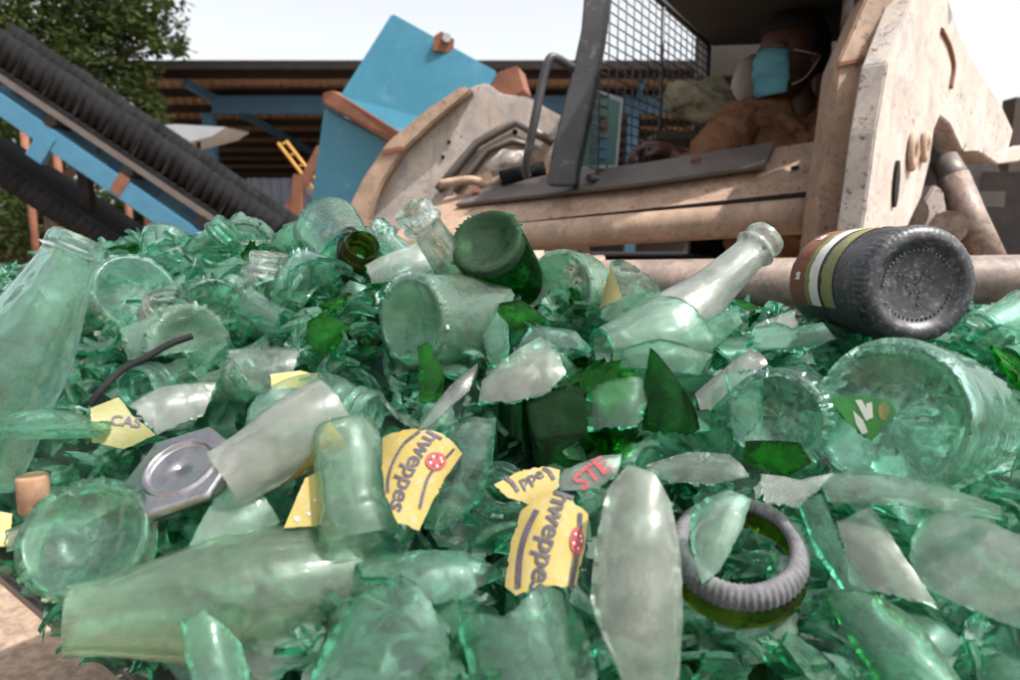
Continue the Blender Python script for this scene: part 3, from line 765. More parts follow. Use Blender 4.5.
# ------------------------------------------------------------------ hand-placed shards: outline in the picture, put on the heap as curved sheets
def placed(name, poly, Y=None, mat='mint', edge='edge', Rc=.035, phi=90, yaw=0, pitch=0, thick=.003, label='', cat='glass shard', lift=.012, seed=0, Rv=None, group=None, n=40, amp=.03, closed=True, keep=True):
    cx = sum(p[0] for p in poly) / len(poly); cy_ = sum(p[1] for p in poly) / len(poly)
    if Y is None:
        s = surf(cx, cy_); Y = s.y if s else .7
        Y -= lift
    P = at(cx, cy_, Y)
    n_ = (CAM - P).normalized()
    rt = Vector((1, 0, 0)); rt = (rt - n_ * rt.dot(n_)).normalized(); upv = n_.cross(rt)
    if name == 'glass_shard' and mat not in ('yellow', 'green_label', 'olive_label'): Rc = max(.017, min(Rc, .08) * .72); Rv = Rv or .11
    n2 = (n_ + rt * math.tan(R(yaw)) + upv * math.tan(R(pitch))).normalized()
    v = rt * math.cos(R(phi)) + upv * math.sin(R(phi)); v = (v - n2 * v.dot(n2)).normalized(); u = v.cross(n2)
    loc = []
    for (px, py) in poly:
        q = on(px, py, P, n2) - P; loc.append((q.dot(u), q.dot(v)))
    m = Matrix((u, v, n2)).transposed().to_4x4(); m.translation = P
    bm = patch(cyl_map(Rc, Rv), loc, thick, 7, 64, seed, amp=amp * .7, closed=closed)
    o = from_bm(name, bm, [M[mat], M[edge]], mtx=m); tag(o, label, cat, group)
    if keep:
        xs = [p[0] for p in poly]; ys = [p[1] for p in poly]
        KEEP.append((cx, cy_, (max(xs) - min(xs)) * .42, (max(ys) - min(ys)) * .42))
    return o, m, loc
S = placed
S('glass_shard', [(628, 460), (655, 468), (675, 500), (690, 560), (700, 620), (702, 700), (632, 700), (598, 630), (580, 592), (585, 540), (603, 485)], .262, 'white', 'edge_clear', .030, 82, 5, 5, .0035, 'long chalky clear shard like a tongue standing upright beside the lettered labels', seed=1, amp=.012)
lm(640, 560, 'the long chalky tongue shard')
S('glass_shard', [(645, 460), (690, 448), (730, 452), (750, 472), (715, 482), (670, 480)], .325, 'clear', 'edge_clear', .03, 10, 0, 35, .003, 'clear slightly domed shard lying behind the chalky tongue shard', seed=2)
S('glass_shard', [(400, 572), (425, 590), (450, 640), (462, 700), (290, 700), (315, 625), (345, 590)], .262, 'mint', 'edge', .045, 60, -15, 15, .0035, 'wide mint shard with a peaked top at the very front of the heap', seed=3)
S('glass_shard', [(440, 604), (500, 622), (540, 585), (575, 578), (600, 602), (606, 700), (470, 700)], .265, 'mint', 'edge', .04, 100, 15, 12, .005, 'thick mint shard with a curled deep green edge beside the chalky tongue shard', seed=4)
S('glass_shard', [(350, 528), (400, 545), (465, 548), (505, 562), (470, 590), (430, 602), (400, 578), (362, 572)], .30, 'mint', 'edge', .03, 15, 0, 35, .004, 'teal fluted shard lying flat between the two front bottles', seed=5)
S('glass_shard', [(478, 398), (482, 378), (520, 345), (540, 330), (560, 350), (566, 372), (545, 393), (510, 400)], .40, 'white', 'edge', .2, 20, 0, 30, .0045, 'sharp-tipped shard with a cream chalky face and thick green edge', seed=6)
lm(530, 370, 'the cream-faced shard')
S('glass_shard', [(652, 345), (672, 370), (716, 426), (690, 434), (642, 430), (643, 390)], .375, 'forest', 'edge_deep', .03, 95, 15, 5, .004, 'dark bottle green shard pointing up like a thorn', seed=7)
lm(670, 400, 'the dark green thorn shard')
o, m, loc = S('broken_bottle', [(606, 254), (620, 256), (660, 285), (676, 322), (640, 330), (600, 318)], .49, 'mint_dusty', 'edge', .028, 60, 8, 5, .003, 'pointed mint bottle wall standing up beside the milky slanting neck', 'bottle', seed=8)
lm(640, 292, 'the pointed mint bottle wall')
S('glass_shard', [(611, 266), (622, 298), (598, 310)], .478, 'olive_label', 'rust', .02, 90, -10, 0, .002, 'small brown leaf-shaped shard on the pointed mint bottle wall', seed=9)
S('glass_shard', [(498, 312), (510, 325), (512, 350), (502, 370), (490, 362), (485, 335)], .42, 'mint', 'edge', .02, 90, 25, 0, .004, 'upright oval teal lens of glass beside the lying light green bottle', seed=10, amp=.01)
S('glass_shard', [(575, 385), (640, 375), (660, 380), (640, 425), (585, 428)], .375, 'mint', 'edge', .03, 80, 0, 18, .0035, 'square mint shard with a dark rim left of the dark green thorn'.replace('left of', 'beside'), seed=11)
S('glass_shard', [(905, 497), (960, 508), (1035, 540), (1040, 640), (975, 612), (925, 588), (905, 555)], .29, 'frost', 'edge', .05, 35, -8, 12, .003, 'broad frosted aqua shard below the big open jar end', seed=12)
lm(960, 560, 'the broad frosted aqua shard')
S('glass_shard', [(818, 588), (862, 584), (930, 612), (980, 700), (882, 700), (850, 645)], .265, 'mint', 'edge_deep', .025, 120, 0, 18, .004, 'smooth curved green shard with bright patches in front of the dirty grey shard', seed=13)
S('glass_shard', [(838, 520), (872, 500), (905, 556), (938, 602), (885, 592), (848, 580)], .295, 'white', 'edge_clear', .04, 120, 5, 20, .003, 'dirty grey shard crusted with sand between green ones', seed=14)
lm(880, 555, 'the dirty grey shard')
S('glass_shard', [(795, 500), (820, 490), (848, 560), (872, 592), (838, 588), (812, 548)], .29, 'mint', 'edge', .02, 120, -15, 10, .0035, 'narrow bright mint strip beside the dirty grey shard', seed=15)
S('glass_shard', [(686, 500), (730, 487), (754, 495), (742, 530), (720, 570), (702, 582), (690, 545)], .286, 'mint_dusty', 'edge', .025, 70, 5, 25, .003, 'crumpled-looking mint shard lying inside the chalky knurled ring', seed=16)
S('glass_shard', [(695, 392), (750, 345), (762, 352), (768, 362), (710, 408), (700, 408)], .38, 'frost', 'soot', .03, 40, 0, 25, .005, 'long grey shard with a black grimy edge behind the thorn shard', seed=17)
S('glass_shard', [(725, 372), (766, 370), (762, 420), (748, 436), (730, 410)], .365, 'mint', 'edge', .03, 85, 10, 5, .0035, 'squarish clear mint shard standing before the ridged frosted end', seed=18)
S('glass_shard', [(755, 322), (775, 316), (792, 328), (822, 320), (836, 336), (800, 352), (752, 346)], .44, 'mint', 'edge', .02, 10, 0, 30, .004, 'wavy mint shard lying just below the dirty black bottle', seed=19)
S('glass_shard', [(745, 436), (800, 442), (812, 462), (785, 478), (742, 462)], .335, 'deep', 'soot', .03, 20, 0, 15, .005, 'vivid green shard with thick sooty edges behind the knurled ring', seed=20)
S('glass_shard', [(680, 332), (738, 300), (742, 322), (716, 346), (690, 352)], .45, 'mint', 'edge', .03, 30, 0, 25, .003, 'pale green pointed shard below the milky slanting neck', seed=21)
S('glass_shard', [(170, 287), (205, 272), (238, 279), (226, 296), (182, 302)], .56, 'white', 'edge_clear', .03, 10, 0, 30, .003, 'white rounded scrap on the green slope beside the see-through base', seed=22)
S('glass_shard', [(225, 342), (300, 345), (290, 385), (252, 388)], .42, 'clear', 'edge_clear', .04, 10, 0, 25, .003, 'brownish clear shard with worn edges on the open slope', seed=23)
S('glass_shard', [(305, 320), (322, 312), (352, 325), (338, 345), (322, 358), (308, 343)], .455, 'deep', 'edge_deep', .03, 60, 0, 5, .004, 'vivid bottle green half round shard beside the lying light green bottle', seed=24)
lm(328, 335, 'the vivid green half round shard')
S('glass_shard', [(215, 492), (252, 478), (282, 520), (240, 545), (185, 552)], .32, 'mint_dusty', 'edge', .04, 40, 0, 20, .003, 'folded-looking mint shard behind the neck of the front bottle', seed=25)
S('glass_shard', [(5, 528), (115, 488), (138, 496), (75, 530), (8, 548)], .325, 'clear', 'edge', .015, 15, 0, 25, .003, 'long bright clear strip of glass above the dark rimmed bottle end', seed=26)
S('glass_shard', [(130, 402), (160, 385), (216, 379), (205, 412), (158, 432)], .395, 'frost', 'edge_clear', .05, 20, 0, 25, .003, 'smoky grey triangular shard behind the hexagonal metal cap', seed=27)
S('glass_shard', [(418, 346), (430, 342), (445, 372), (446, 402), (420, 402)], .395, 'deep', 'edge_deep', .02, 85, 15, 5, .003, 'small upright vivid green sliver before the lying light green bottle', seed=28)
S('glass_shard', [(438, 425), (470, 416), (497, 416), (500, 460), (488, 500), (440, 532), (420, 528), (418, 470)], .345, 'mint', 'edge', .024, 75, -5, 5, .004, 'mint bottle wall with glinting edge tucked behind the first lettered label', seed=29)
S('glass_shard', [(450, 385), (478, 360), (470, 390), (430, 425), (415, 430)], .39, 'frost', 'soot', .03, 45, 0, 20, .004, 'grey shard with dusty dark edge before the cream-faced shard', seed=30)
S('glass_shard', [(90, 405), (118, 392), (132, 415), (156, 434), (125, 448), (92, 442)], .375, 'olive_label', 'edge_deep', .03, 20, 0, 20, .003, 'shard under a soaked olive label reading CAS', seed=31)
lm(120, 420, 'the soaked olive label')
S('label_scrap', [(270, 374), (300, 370), (322, 378), (300, 388), (272, 390)], .415, 'yellow', 'yellow', .05, 10, 0, 25, .0012, 'yellow label scrap caught above the beaded round bottom', 'label', seed=32)
S('label_scrap', [(305, 478), (322, 470), (322, 526), (284, 528)], .322, 'yellow', 'yellow', .05, 60, 0, 5, .0012, 'yellow triangular label scrap with dots beside the stubby see-through body', 'label', seed=33)
S('label_scrap', [(-8, 510), (12, 514), (10, 545), (-8, 548)], .33, 'yellow', 'yellow', .05, 80, 0, 15, .0012, 'pale yellow scrap at the very edge below the cork', 'label', seed=34)
S('glass_shard', [(515, 350), (590, 345), (575, 330), (530, 322)], .46, 'pale', 'edge', .03, 10, 0, 30, .003, 'long pale shard between the two broken bottles on the slope', seed=35)
S('glass_shard', [(490, 300), (520, 298), (548, 318), (520, 330), (494, 326)], .475, 'deep', 'soot', .03, 20, 0, 20, .004, 'vivid green shard with a crusted top edge under the cloudy bottle end', seed=36)
S('glass_shard', [(760, 470), (800, 480), (835, 470), (800, 505), (765, 500)], .315, 'frost', 'edge_clear', .03, 10, 0, 30, .003, 'clear rippled shard right behind the chalky knurled ring'.replace('right behind', 'just behind'), seed=37)
S('glass_shard', [(815, 470), (850, 462), (1000, 500), (1005, 515), (900, 505), (830, 500)], .305, 'clear', 'edge', .02, 0, 0, 20, .004, 'long clear splinter across the foot of the big open jar end', seed=38)
S('glass_shard', [(668, 600), (700, 580), (760, 610), (780, 700), (700, 700)], .30, 'olive', 'edge_deep', .04, 80, 0, 10, .004, 'murky olive shard in the shade under the chalky knurled ring', seed=39)
S('glass_shard', [(620, 365), (700, 372), (712, 352), (660, 335), (625, 345)], .41, 'mint', 'edge', .04, 5, 0, 30, .003, 'smooth mint shard resting on the pale bottle shoulder', seed=40)
S('glass_shard', [(180, 620), (205, 610), (245, 640), (262, 700), (200, 700), (185, 660)], .245, 'mint', 'edge', .02, 110, 0, 10, .003, 'aqua curl of glass standing in front of the dusty lying bottle', seed=41)
S('glass_shard', [(415, 235), (440, 262), (415, 280), (372, 282), (365, 262)], .53, 'frost', 'edge', .03, 20, 0, 20, .003, 'cloudy pale green shard below the pale bluish neck', seed=42, keep=True)

# green sliver with white and yellow print seen through the jar
o, m, loc = S('glass_shard', [(827, 396), (870, 396), (892, 400), (898, 414), (872, 441), (850, 425)], .347, 'green_label', 'edge_deep', .035, 20, 0, 10, .003, 'green printed shard with white shapes and a yellow dot inside the jar end', seed=50, amp=.01)
def flat_on(poly_px, m, Rc, mat, name, parent, lift, n2, P):
    bm = bmesh.new(); inv = m.inverted(); vs_ = []
    cx = sum(p[0] for p in poly_px) / len(poly_px); cy2 = sum(p[1] for p in poly_px) / len(poly_px)
    f = cyl_map(Rc); loc = [inv @ on(px, py, P, n2) for px, py in poly_px]
    bm = patch(lambda u, v, t: f(u, v, -lift), [(l.x, l.y) for l in loc], .0001, 4, 20, 1, amp=0, closed=False, wob=0)
    o = from_bm(name, bm, mat); o.parent = parent; return o
n2 = m.to_3x3().col[2]; P = m.translation
flat_on([(884 + 6 * math.cos(a), 411 + 9 * math.sin(a)) for a in [k * .63 for k in range(10)]], m, .035, M['yellow'], 'printed_dot', o, .0007, n2, P)
flat_on([(855, 400), (862, 400), (871, 418), (866, 421)], m, .035, M['whiteink'], 'printed_mark', o, .0007, n2, P)
flat_on([(866, 404), (872, 402), (873, 418), (868, 419)], m, .035, M['whiteink'], 'printed_mark', o, .0007, n2, P)
flat_on([(853, 411), (863, 420), (868, 432), (862, 434), (856, 424)], m, .035, M['whiteink'], 'printed_mark', o, .0007, n2, P)

# lettering wrapped on curved shards
def text_mesh(body, size):
    cu = bpy.data.curves.new('lettering', 'FONT'); cu.body = body; cu.size = size; cu.offset = size * .022; cu.resolution_u = 3
    cu.align_x = 'CENTER'; cu.align_y = 'CENTER'
    to = bpy.data.objects.new('lettering', cu); COL.objects.link(to)
    dg = bpy.context.evaluated_depsgraph_get(); me = bpy.data.meshes.new_from_object(to.evaluated_get(dg))
    bpy.data.objects.remove(to); bpy.data.curves.remove(cu); return me
def wrap_text(body, size, cu, cv, ang, Rc, mat, parent, name='lettering', lift=.0006, sx=1, bend=0):
    me = text_mesh(body, size); bm = bmesh.new(); bm.from_mesh(me); bpy.data.meshes.remove(me)
    bmesh.ops.triangulate(bm, faces=bm.faces)
    bmesh.ops.subdivide_edges(bm, edges=[e for e in bm.edges if e.calc_length() > size * .3], cuts=1, use_grid_fill=False)
    ca, sa = math.cos(R(ang)), math.sin(R(ang)); f = cyl_map(Rc)
    for v in bm.verts:
        x, y = v.co.x * sx, v.co.y + bend * v.co.x * v.co.x; u = cu + x * ca - y * sa; w = cv + x * sa + y * ca
        v.co = f(u, w, -lift)
    o = from_bm(name, bm, mat); o.parent = parent; return o
def strip_on(path, wpx, m, Rc, mat, name, parent, lift, n2, P):
    f = cyl_map(Rc); inv = m.inverted(); pts = smoothpath([Vector((x, y, 0)) for x, y in path], 5); bm = bmesh.new(); prev = None
    for i, p in enumerate(pts):
        d = (pts[min(i + 1, len(pts) - 1)] - pts[max(i - 1, 0)]).normalized(); nn = Vector((-d.y, d.x, 0)) * wpx * .5
        row = []
        for sgn in (-1, 0, 1):
            q = inv @ on(p.x + nn.x * sgn, p.y + nn.y * sgn, P, n2); row.append(bm.verts.new(f(q.x, q.y, -lift)))
        if prev:
            for k in (0, 1): fc = bm.faces.new((prev[k], row[k], row[k + 1], prev[k + 1])); fc.smooth = True
        prev = row
    o = from_bm(name, bm, mat); o.parent = parent; return o
def lettered(poly, Y, Rc, phi, yaw, pitch, label, seed, stripes, texts, dot, base='yellow'):
    o, m, loc = S('glass_shard', poly, Y, base, 'edge', Rc, phi, yaw, pitch, .0032, label, seed=seed, amp=.045)
    n2 = m.to_3x3().col[2]; P = m.translation
    for st, wd in stripes: strip_on(st, wd, m, Rc, M['ink'], 'label_border', o, .0006, n2, P)
    if dot:
        cx, cy2, rx, ry = dot
        flat_on([(cx + rx * math.cos(a), cy2 + ry * math.sin(a)) for a in [k * .45 for k in range(14)]], m, Rc, M['redink'], 'label_crest', o, .0007, n2, P)
        for k in range(9):
            a = k * .7; q = (cx + rx * .55 * math.cos(a), cy2 + ry * .55 * math.sin(a))
            flat_on([(q[0] + 1.3 * math.cos(b), q[1] + 1.6 * math.sin(b)) for b in (0, 1.5, 3, 4.5)], m, Rc, M['ink' if k % 2 else 'whiteink'], 'printed_dot', o, .0010, n2, P)
    inv = m.inverted()
    for body, size, tx, ty, ang, sx, bend in texts:
        q = inv @ on(tx, ty, P, n2); d = inv @ on(tx + 10 * math.cos(R(ang)), ty - 10 * math.sin(R(ang)), P, n2) - q
        wrap_text(body, size, q.x, q.y, math.degrees(math.atan2(d.y, d.x)), Rc, M['redink'] if body == 'STE' else M['ink'], o, sx=sx, bend=bend)
    return o
lettered([(376, 430), (408, 427), (440, 432), (469, 452), (447, 478), (432, 505), (420, 531), (398, 524), (384, 490)], .315, .026, 72, 8, 8,
         'curved shard carrying a yellow label with dark lettering beside the stubby body', 61,
         [([(420, 431), (404, 443), (393, 461), (388, 478), (388, 492)], 3.0), ([(456, 448), (444, 460), (430, 474), (424, 490), (420, 508)], 3.0)],
         [('hweppes', .0118, 412, 469, -116, 1.0, 5)], (436, 461, 11, 9))
lm(420, 475, 'the first lettered label')
lettered([(519, 510), (548, 490), (562, 494), (592, 512), (588, 545), (578, 585), (545, 588), (516, 594), (502, 586), (508, 548)], .292, .030, 80, 0, 8,
         'curved shard carrying a yellow label, dark lettering, beside the chalky tongue shard', 62,
         [([(537, 510), (527, 530), (520, 555), (518, 588)], 6), ([(581, 512), (580, 545), (572, 588)], 5)],
         [('hweppes', .0132, 549, 541, -104, 1.0, 2)], (578, 540, 8, 14))
lm(545, 540, 'the second lettered label')
o = lettered([(494, 484), (520, 470), (545, 466), (560, 470), (558, 488), (530, 503), (508, 498)], .318, .03, 20, 0, 22,
         'small shard with a torn yellow label behind the two lettered labels', 63,
         [([(505, 477), (512, 483), (518, 492)], 4), ([(543, 468), (549, 472), (554, 480)], 4)],
         [('ppe', .0085, 531, 478, 25, 1.0, 0)], None)
o = lettered([(556, 480), (566, 468), (600, 455), (622, 452), (618, 474), (596, 488), (562, 490)], .325, .03, 20, 0, 20,
         'pale green label scrap with red lettering behind the chalky tongue shard', 64, [], [('STE', .0120, 592, 474, 38, 1.0, 0)], None, 'frost')
# CAS lettering
bpy.context.view_layer.update()
for o in list(COL.objects):
    if o.get('label', '').startswith('shard under a soaked'):
        m = o.matrix_world; n2 = m.to_3x3().col[2]; q = m.inverted() @ on(126, 422, m.translation, n2); d = m.inverted() @ on(136, 423, m.translation, n2) - q
        wrap_text('CAS', .0085, q.x, q.y, math.degrees(math.atan2(d.y, d.x)), .03, M['ink'], o)
    if o.get('label', '').startswith('yellow triangular label'):
        m = o.matrix_world; n2 = m.to_3x3().col[2]
        for px, py, rr_ in ((297, 519, 3), (309, 514, 2), (315, 500, 2)):
            flat_on([(px + rr_ * math.cos(k), py + rr_ * math.sin(k)) for k in (0, 1, 2, 3, 4, 5)], m.copy(), .05, M['silver'], 'printed_dot', o, .0005, n2, m.translation)
    if o.get('label', '').startswith('thin pale green bottle base'):
        pass

# ------------------------------------------------------------------ odd things in the heap
# hexagonal aluminium cap
bm = bmesh.new(); rings = []
prf = [(.0005, -.0020), (.010, -.0020), (.0155, -.0020), (.0160, -.0019), (.0166, -.0012), (.0170, .0006), (.0174, .0010), (.0192, .0010), (.0197, .0007), (.0200, -.0004), (.0204, -.0006), (.0235, -.0004), (.0240, -.0006), (.0252, -.003), (.0256, -.007)]
for r, z in prf:
    hx = r > .022
    rings.append([bm.verts.new(((r * (1.05 / math.cos(((a + math.pi / 6) % (math.pi / 3)) - math.pi / 6) if hx else 1)) * math.cos(a), (r * (1.05 / math.cos(((a + math.pi / 6) % (math.pi / 3)) - math.pi / 6) if hx else 1)) * math.sin(a), z)) for a in [2 * math.pi * k / 72 for k in range(72)]])
for i in range(len(rings) - 1):
    for k in range(72):
        f = bm.faces.new((rings[i][k], rings[i + 1][k], rings[i + 1][(k + 1) % 72], rings[i][(k + 1) % 72])); f.smooth = True
P = at(180, 466, .345); o = from_bm('metal_cap', bm, M['alu'], mtx=axis_m(P, P + Vector((-.12, -.50, .86))))
md = o.modifiers.new('thickness', 'SOLIDIFY'); md.thickness = .0008
tag(o, 'grey six-sided aluminium cap with a round recess half buried in glass', 'metal cap'); lm(180, 466, 'the six-sided metal cap', 42, 32)
# cork
bm = bmesh.new(); P = at(33, 490, .345)
tube(bm, [P + Vector((0, 0, z)) for z in (-.012, -.011, 0, .007, .008)], [.0068, .0076, .0076, .0076, .0068], 20)
tag(from_bm('cork', bm, M['cork']), 'brown cork stub standing in the glass', 'cork'); lm(33, 490, 'the cork stub', 14)
# black rubber strip
bm = bmesh.new(); pts = smoothpath([at(90, 405, .40), at(103, 388, .405), at(122, 370, .42), at(145, 358, .43), at(170, 344, .44), at(192, 336, .45)], 6)
tube(bm, pts, [.0022] * len(pts), 8); tag(from_bm('rubber_strip', bm, M['rubber']), 'black rubber strip curving through the glass above the milky bottle mouth', 'strip')
# red-marked scrap seen through the base
S('label_scrap', [(108, 302), (130, 298), (142, 306), (136, 318), (112, 318)], .535, 'whiteink', 'whiteink', .05, 0, 0, 5, .001, 'white label scrap with a red mark behind the see-through base', 'label', seed=66, keep=False)

# ------------------------------------------------------------------ loose shards
PROFS = [Prof(bottle_profile(.033, .24, .0135)), Prof(bottle_profile(.030, .22, .0125, .4)), Prof(bottle_profile(.038, .28, .0145, .55)), Prof(bottle_profile(.028, .2, .013, .6))]
COLS = [('mint', 'edge', 'mint green', 34), ('mint_dusty', 'edge', 'dusty pale green', 20), ('pale', 'edge', 'pale aqua', 16), ('clear', 'edge_clear', 'clear', 7), ('frost', 'edge_clear', 'frosted grey', 8), ('deep', 'edge_deep', 'vivid green', 7), ('forest', 'edge_deep', 'dark green', 9), ('mint', 'soot', 'green black-edged', 9), ('olive', 'edge_deep', 'olive', 2), ('white', 'edge_clear', 'chalky white', 2)]
def pick(rr):
    t = rr.uniform(0, sum(c[3] for c in COLS))
    for c in COLS:
        t -= c[3]
        if t <= 0: return c
    return COLS[0]
rr = random.Random(21); loose = []; pos = []
tries = 0
while len(loose) < 250 and tries < 60000:
    tries += 1
    y = .25 + (rr.random() ** .9) * .95; x = rr.uniform(-.80, .80) * y
    e = Vector((x, y)) - LA
    if e.dot(LN) < .006: continue
    z = heap(x, y); px, py, d = proj((x, y, z))
    if not (-25 < px < 1045 and 200 < py < 705): continue
    if y > table(CU, BK, x / y) + .05: continue
    inside = False
    for (kx, ky, kr, kry) in KEEP:
        if ((px - kx) / kr) ** 2 + ((py - ky) / kry) ** 2 < .72: inside = True; break
    size = rr.choice((.013, .017, .021, .025, .031)) * rr.uniform(.85, 1.15)
    if inside:
        continue
    if min([99] + [math.dist((x, y), q[:2]) / (.31 * (size + q[2])) for q in pos]) < 1: continue
    pos.append((x, y, size))
    c = pick(rr); kind = rr.random(); seed = rr.randint(0, 9999)
    pr = rr.choice(PROFS)
    N_ = rr.randint(3, 6); el = rr.uniform(.36, .95)
    poly = []
    for k in range(N_):
        a = 2 * math.pi * (k + rr.uniform(-.28, .28)) / N_; q = size * rr.uniform(.65, 1.15)
        poly.append((q * math.cos(a) * el, q * math.sin(a)))
    ra = rr.uniform(0, 6.28); poly = [(p[0] * math.cos(ra) - p[1] * math.sin(ra), p[0] * math.sin(ra) + p[1] * math.cos(ra)) for p in poly]
    form = 'curved'
    if kind < .50: s0 = pr.at_z(rr.uniform(.05, .10)); form = 'curved'
    elif kind < .74: s0 = pr.at_z(pr.p[-1].y * rr.uniform(.55, .72)); form = 'shoulder'
    elif kind < .84: s0 = rr.uniform(.01, .03); form = 'bottom'
    else: s0 = None; form = 'flattish'
    fl_ = .0006 if rr.random() < .3 else 0
    mp = prof_map(pr, s0, fl_) if s0 is not None else cyl_map(rr.uniform(.05, .2), None, fl_)
    bm = patch(mp, poly, rr.uniform(.0024, .0042), 8, 36, seed, slant=.9, amp=.05)
    tilt = rr.gauss(35, 24); spin = rr.uniform(0, 360)
    nrm = Matrix.Rotation(R(spin), 3, 'Z') @ (Matrix.Rotation(R(tilt), 3, 'X') @ Vector((0, 0, 1)))
    nrm = (nrm + Vector((0, -.45, .2))).normalized()
    if rr.random() < .25: nrm = -nrm
    m = frame_of(nrm).to_4x4() @ Matrix.Rotation(rr.uniform(0, 6.28), 4, 'Z')
    m.translation = Vector((x, y, z + rr.uniform(-.004, .012)))
    nm = 'glass_shard'
    o = from_bm(nm, bm, [M[c[0]], M[c[1]]], mtx=m)
    szw = 'tiny' if size < .014 else 'small' if size < .019 else 'mid-sized' if size < .025 else 'large'
    px, py, d = proj(m.translation)
    loose.append((o, szw, c[2], form, px, py, m.translation.y))
# loose necks and bases further up the slope
for k in range(20):
    for _ in range(300):
        y = rr.uniform(.36, 1.0); x = rr.uniform(-.76, .76) * y; z = heap(x, y); px, py, d = proj((x, y, z))
        if (Vector((x, y)) - LA).dot(LN) < .05 or y > table(CU, BK, x / y): continue
        if any(((px - a) / (b + 14)) ** 2 + ((py - c_) / (d_ + 14)) ** 2 < 1 for a, c_, b, d_ in KEEP): continue
        break
    else: continue
    KEEP.append((px, py, 18, 16)); c = pick(rr); pr = rr.choice(PROFS); Lz = pr.p[-1].y
    dirv = Vector((rr.uniform(-1, 1), rr.uniform(-1, .5), rr.uniform(-.2, .9))).normalized()
    if k % 2:
        a, b = pr.at_z(Lz * rr.uniform(.72, .86)), pr.len; nm = 'bottle_neck'; form = 'neck'; dz = Lz * .9
    else:
        a, b = 0, pr.at_z(rr.uniform(.016, .040)); nm = 'bottle_end'; form = 'base'; dz = .01; dirv = -dirv
    bm = shell(pr, a, b, thick=rr.uniform(.0026, .004), nth=64, ns=26, jag=0 if k % 2 else .018, jag0=.009 if k % 2 else 0, seed=k, th1=2 * math.pi * (1 if k % 2 or rr.random() < .3 else rr.uniform(.45, .8)))
    bmesh.ops.translate(bm, verts=bm.verts, vec=(0, 0, -dz))
    P = Vector((x, y, z + .008)); o = from_bm(nm, bm, [M[c[0]], M[c[1]]], mtx=axis_m(P, P + dirv))
    loose.append((o, '', c[2], form, px, py, y))
# labels: look first, then the nearest landmark, then the rank from it
keyed = {}
for it in loose:
    o, szw, colr, form, px, py, y = it
    lx, ly, ph = min(LAND, key=lambda q: (q[0] - px) ** 2 + (q[1] - py) ** 2)
    dx, dy = px - lx, py - ly
    rel = 'above' if dy < 0 and abs(dy) > abs(dx) else 'below' if dy > abs(dx) else 'beside'
    desc = {'curved': 'curved shard', 'shoulder': 'rounded shoulder shard', 'bottom': 'dished shard', 'flattish': 'flat shard', 'neck': 'broken bottle neck', 'base': 'broken bottle base'}[form]
    keyed.setdefault((szw, colr, desc, rel, ph), []).append((math.hypot(dx, dy), o, form))
ORD = ['nearest', 'second', 'third', 'fourth', 'fifth', 'sixth', 'seventh', 'eighth']
for (szw, colr, desc, rel, ph), L_ in keyed.items():
    L_.sort(key=lambda q: q[0])
    for i, (dd, o, form) in enumerate(L_):
        pre = (ORD[i] + ' ') if len(L_) > 1 else ''
        tag(o, (pre + szw + ' ' + colr + ' ' + desc + ' ' + rel + ' ' + ph).replace('  ', ' ').strip(), {'neck': 'bottle neck', 'base': 'bottle base'}.get(form, 'glass shard'),
            {'neck': 'broken bottle necks in the heap', 'base': 'broken bottle bases in the heap'}.get(form, 'loose shards on the heap'))

#@@BACKGROUND@@
# ================================================================== the loader
ld = empty('skid_steer_loader', (.6, 2.0, 0)); tag(ld, 'dusty tan and white skid-steer loader with a masked driver behind the glass heap', 'loader')
def lp(name, bm, mat, parent=None, smooth=None):
    o = from_bm(name, bm, mat, smooth=smooth)
    if parent is None: return under(o, ld)
    o.parent = parent; o.matrix_parent_inverse = parent.matrix_world.inverted(); return o
bpy.context.view_layer.update()
# front cross member: folded plate with a rounded lower roll
bm = bmesh.new()
A1, A2 = at(446, 196, 2.02), at(840, 136, 1.62)
B1, B2 = at(388, 238, 1.90), at(828, 192, 1.50)
C1, C2 = at(372, 256, 1.93), at(826, 212, 1.53)
D1, D2 = at(440, 256, 2.10), at(850, 205, 1.72)
a = [bm.verts.new(p) for p in (A1, B1, C1, D1)]; b = [bm.verts.new(p) for p in (A2, B2, C2, D2)]
for i in range(4): bm.faces.new((a[i], a[(i + 1) % 4], b[(i + 1) % 4], b[i]))
bm.faces.new(a[::-1]); bm.faces.new(b); bmesh.ops.recalc_face_normals(bm, faces=bm.faces)
bmesh.ops.bevel(bm, geom=list(bm.edges), offset=.006, segments=2, affect='EDGES')
cm = lp('cross_member', bm, M['tan'])
bm = bmesh.new(); pts = [at(366, 249, 1.92).lerp(at(824, 212, 1.53), k / 14) for k in range(15)]
tube(bm, pts, [.030 + .016 * k / 14 for k in range(15)], 28); lp('rounded_roll', bm, M['tan'], cm)
bm = bmesh.new(); prism(bm, [B1.lerp(B2, 0) + Vector((0, -.004, -.004)), B2 + Vector((0, -.004, -.004)), B2 + Vector((0, -.004, .006)), B1 + Vector((0, -.004, .006))], (0, .01, 0), bevel=.002)
lp('weld_seam', bm, M['darkmetal'], cm)
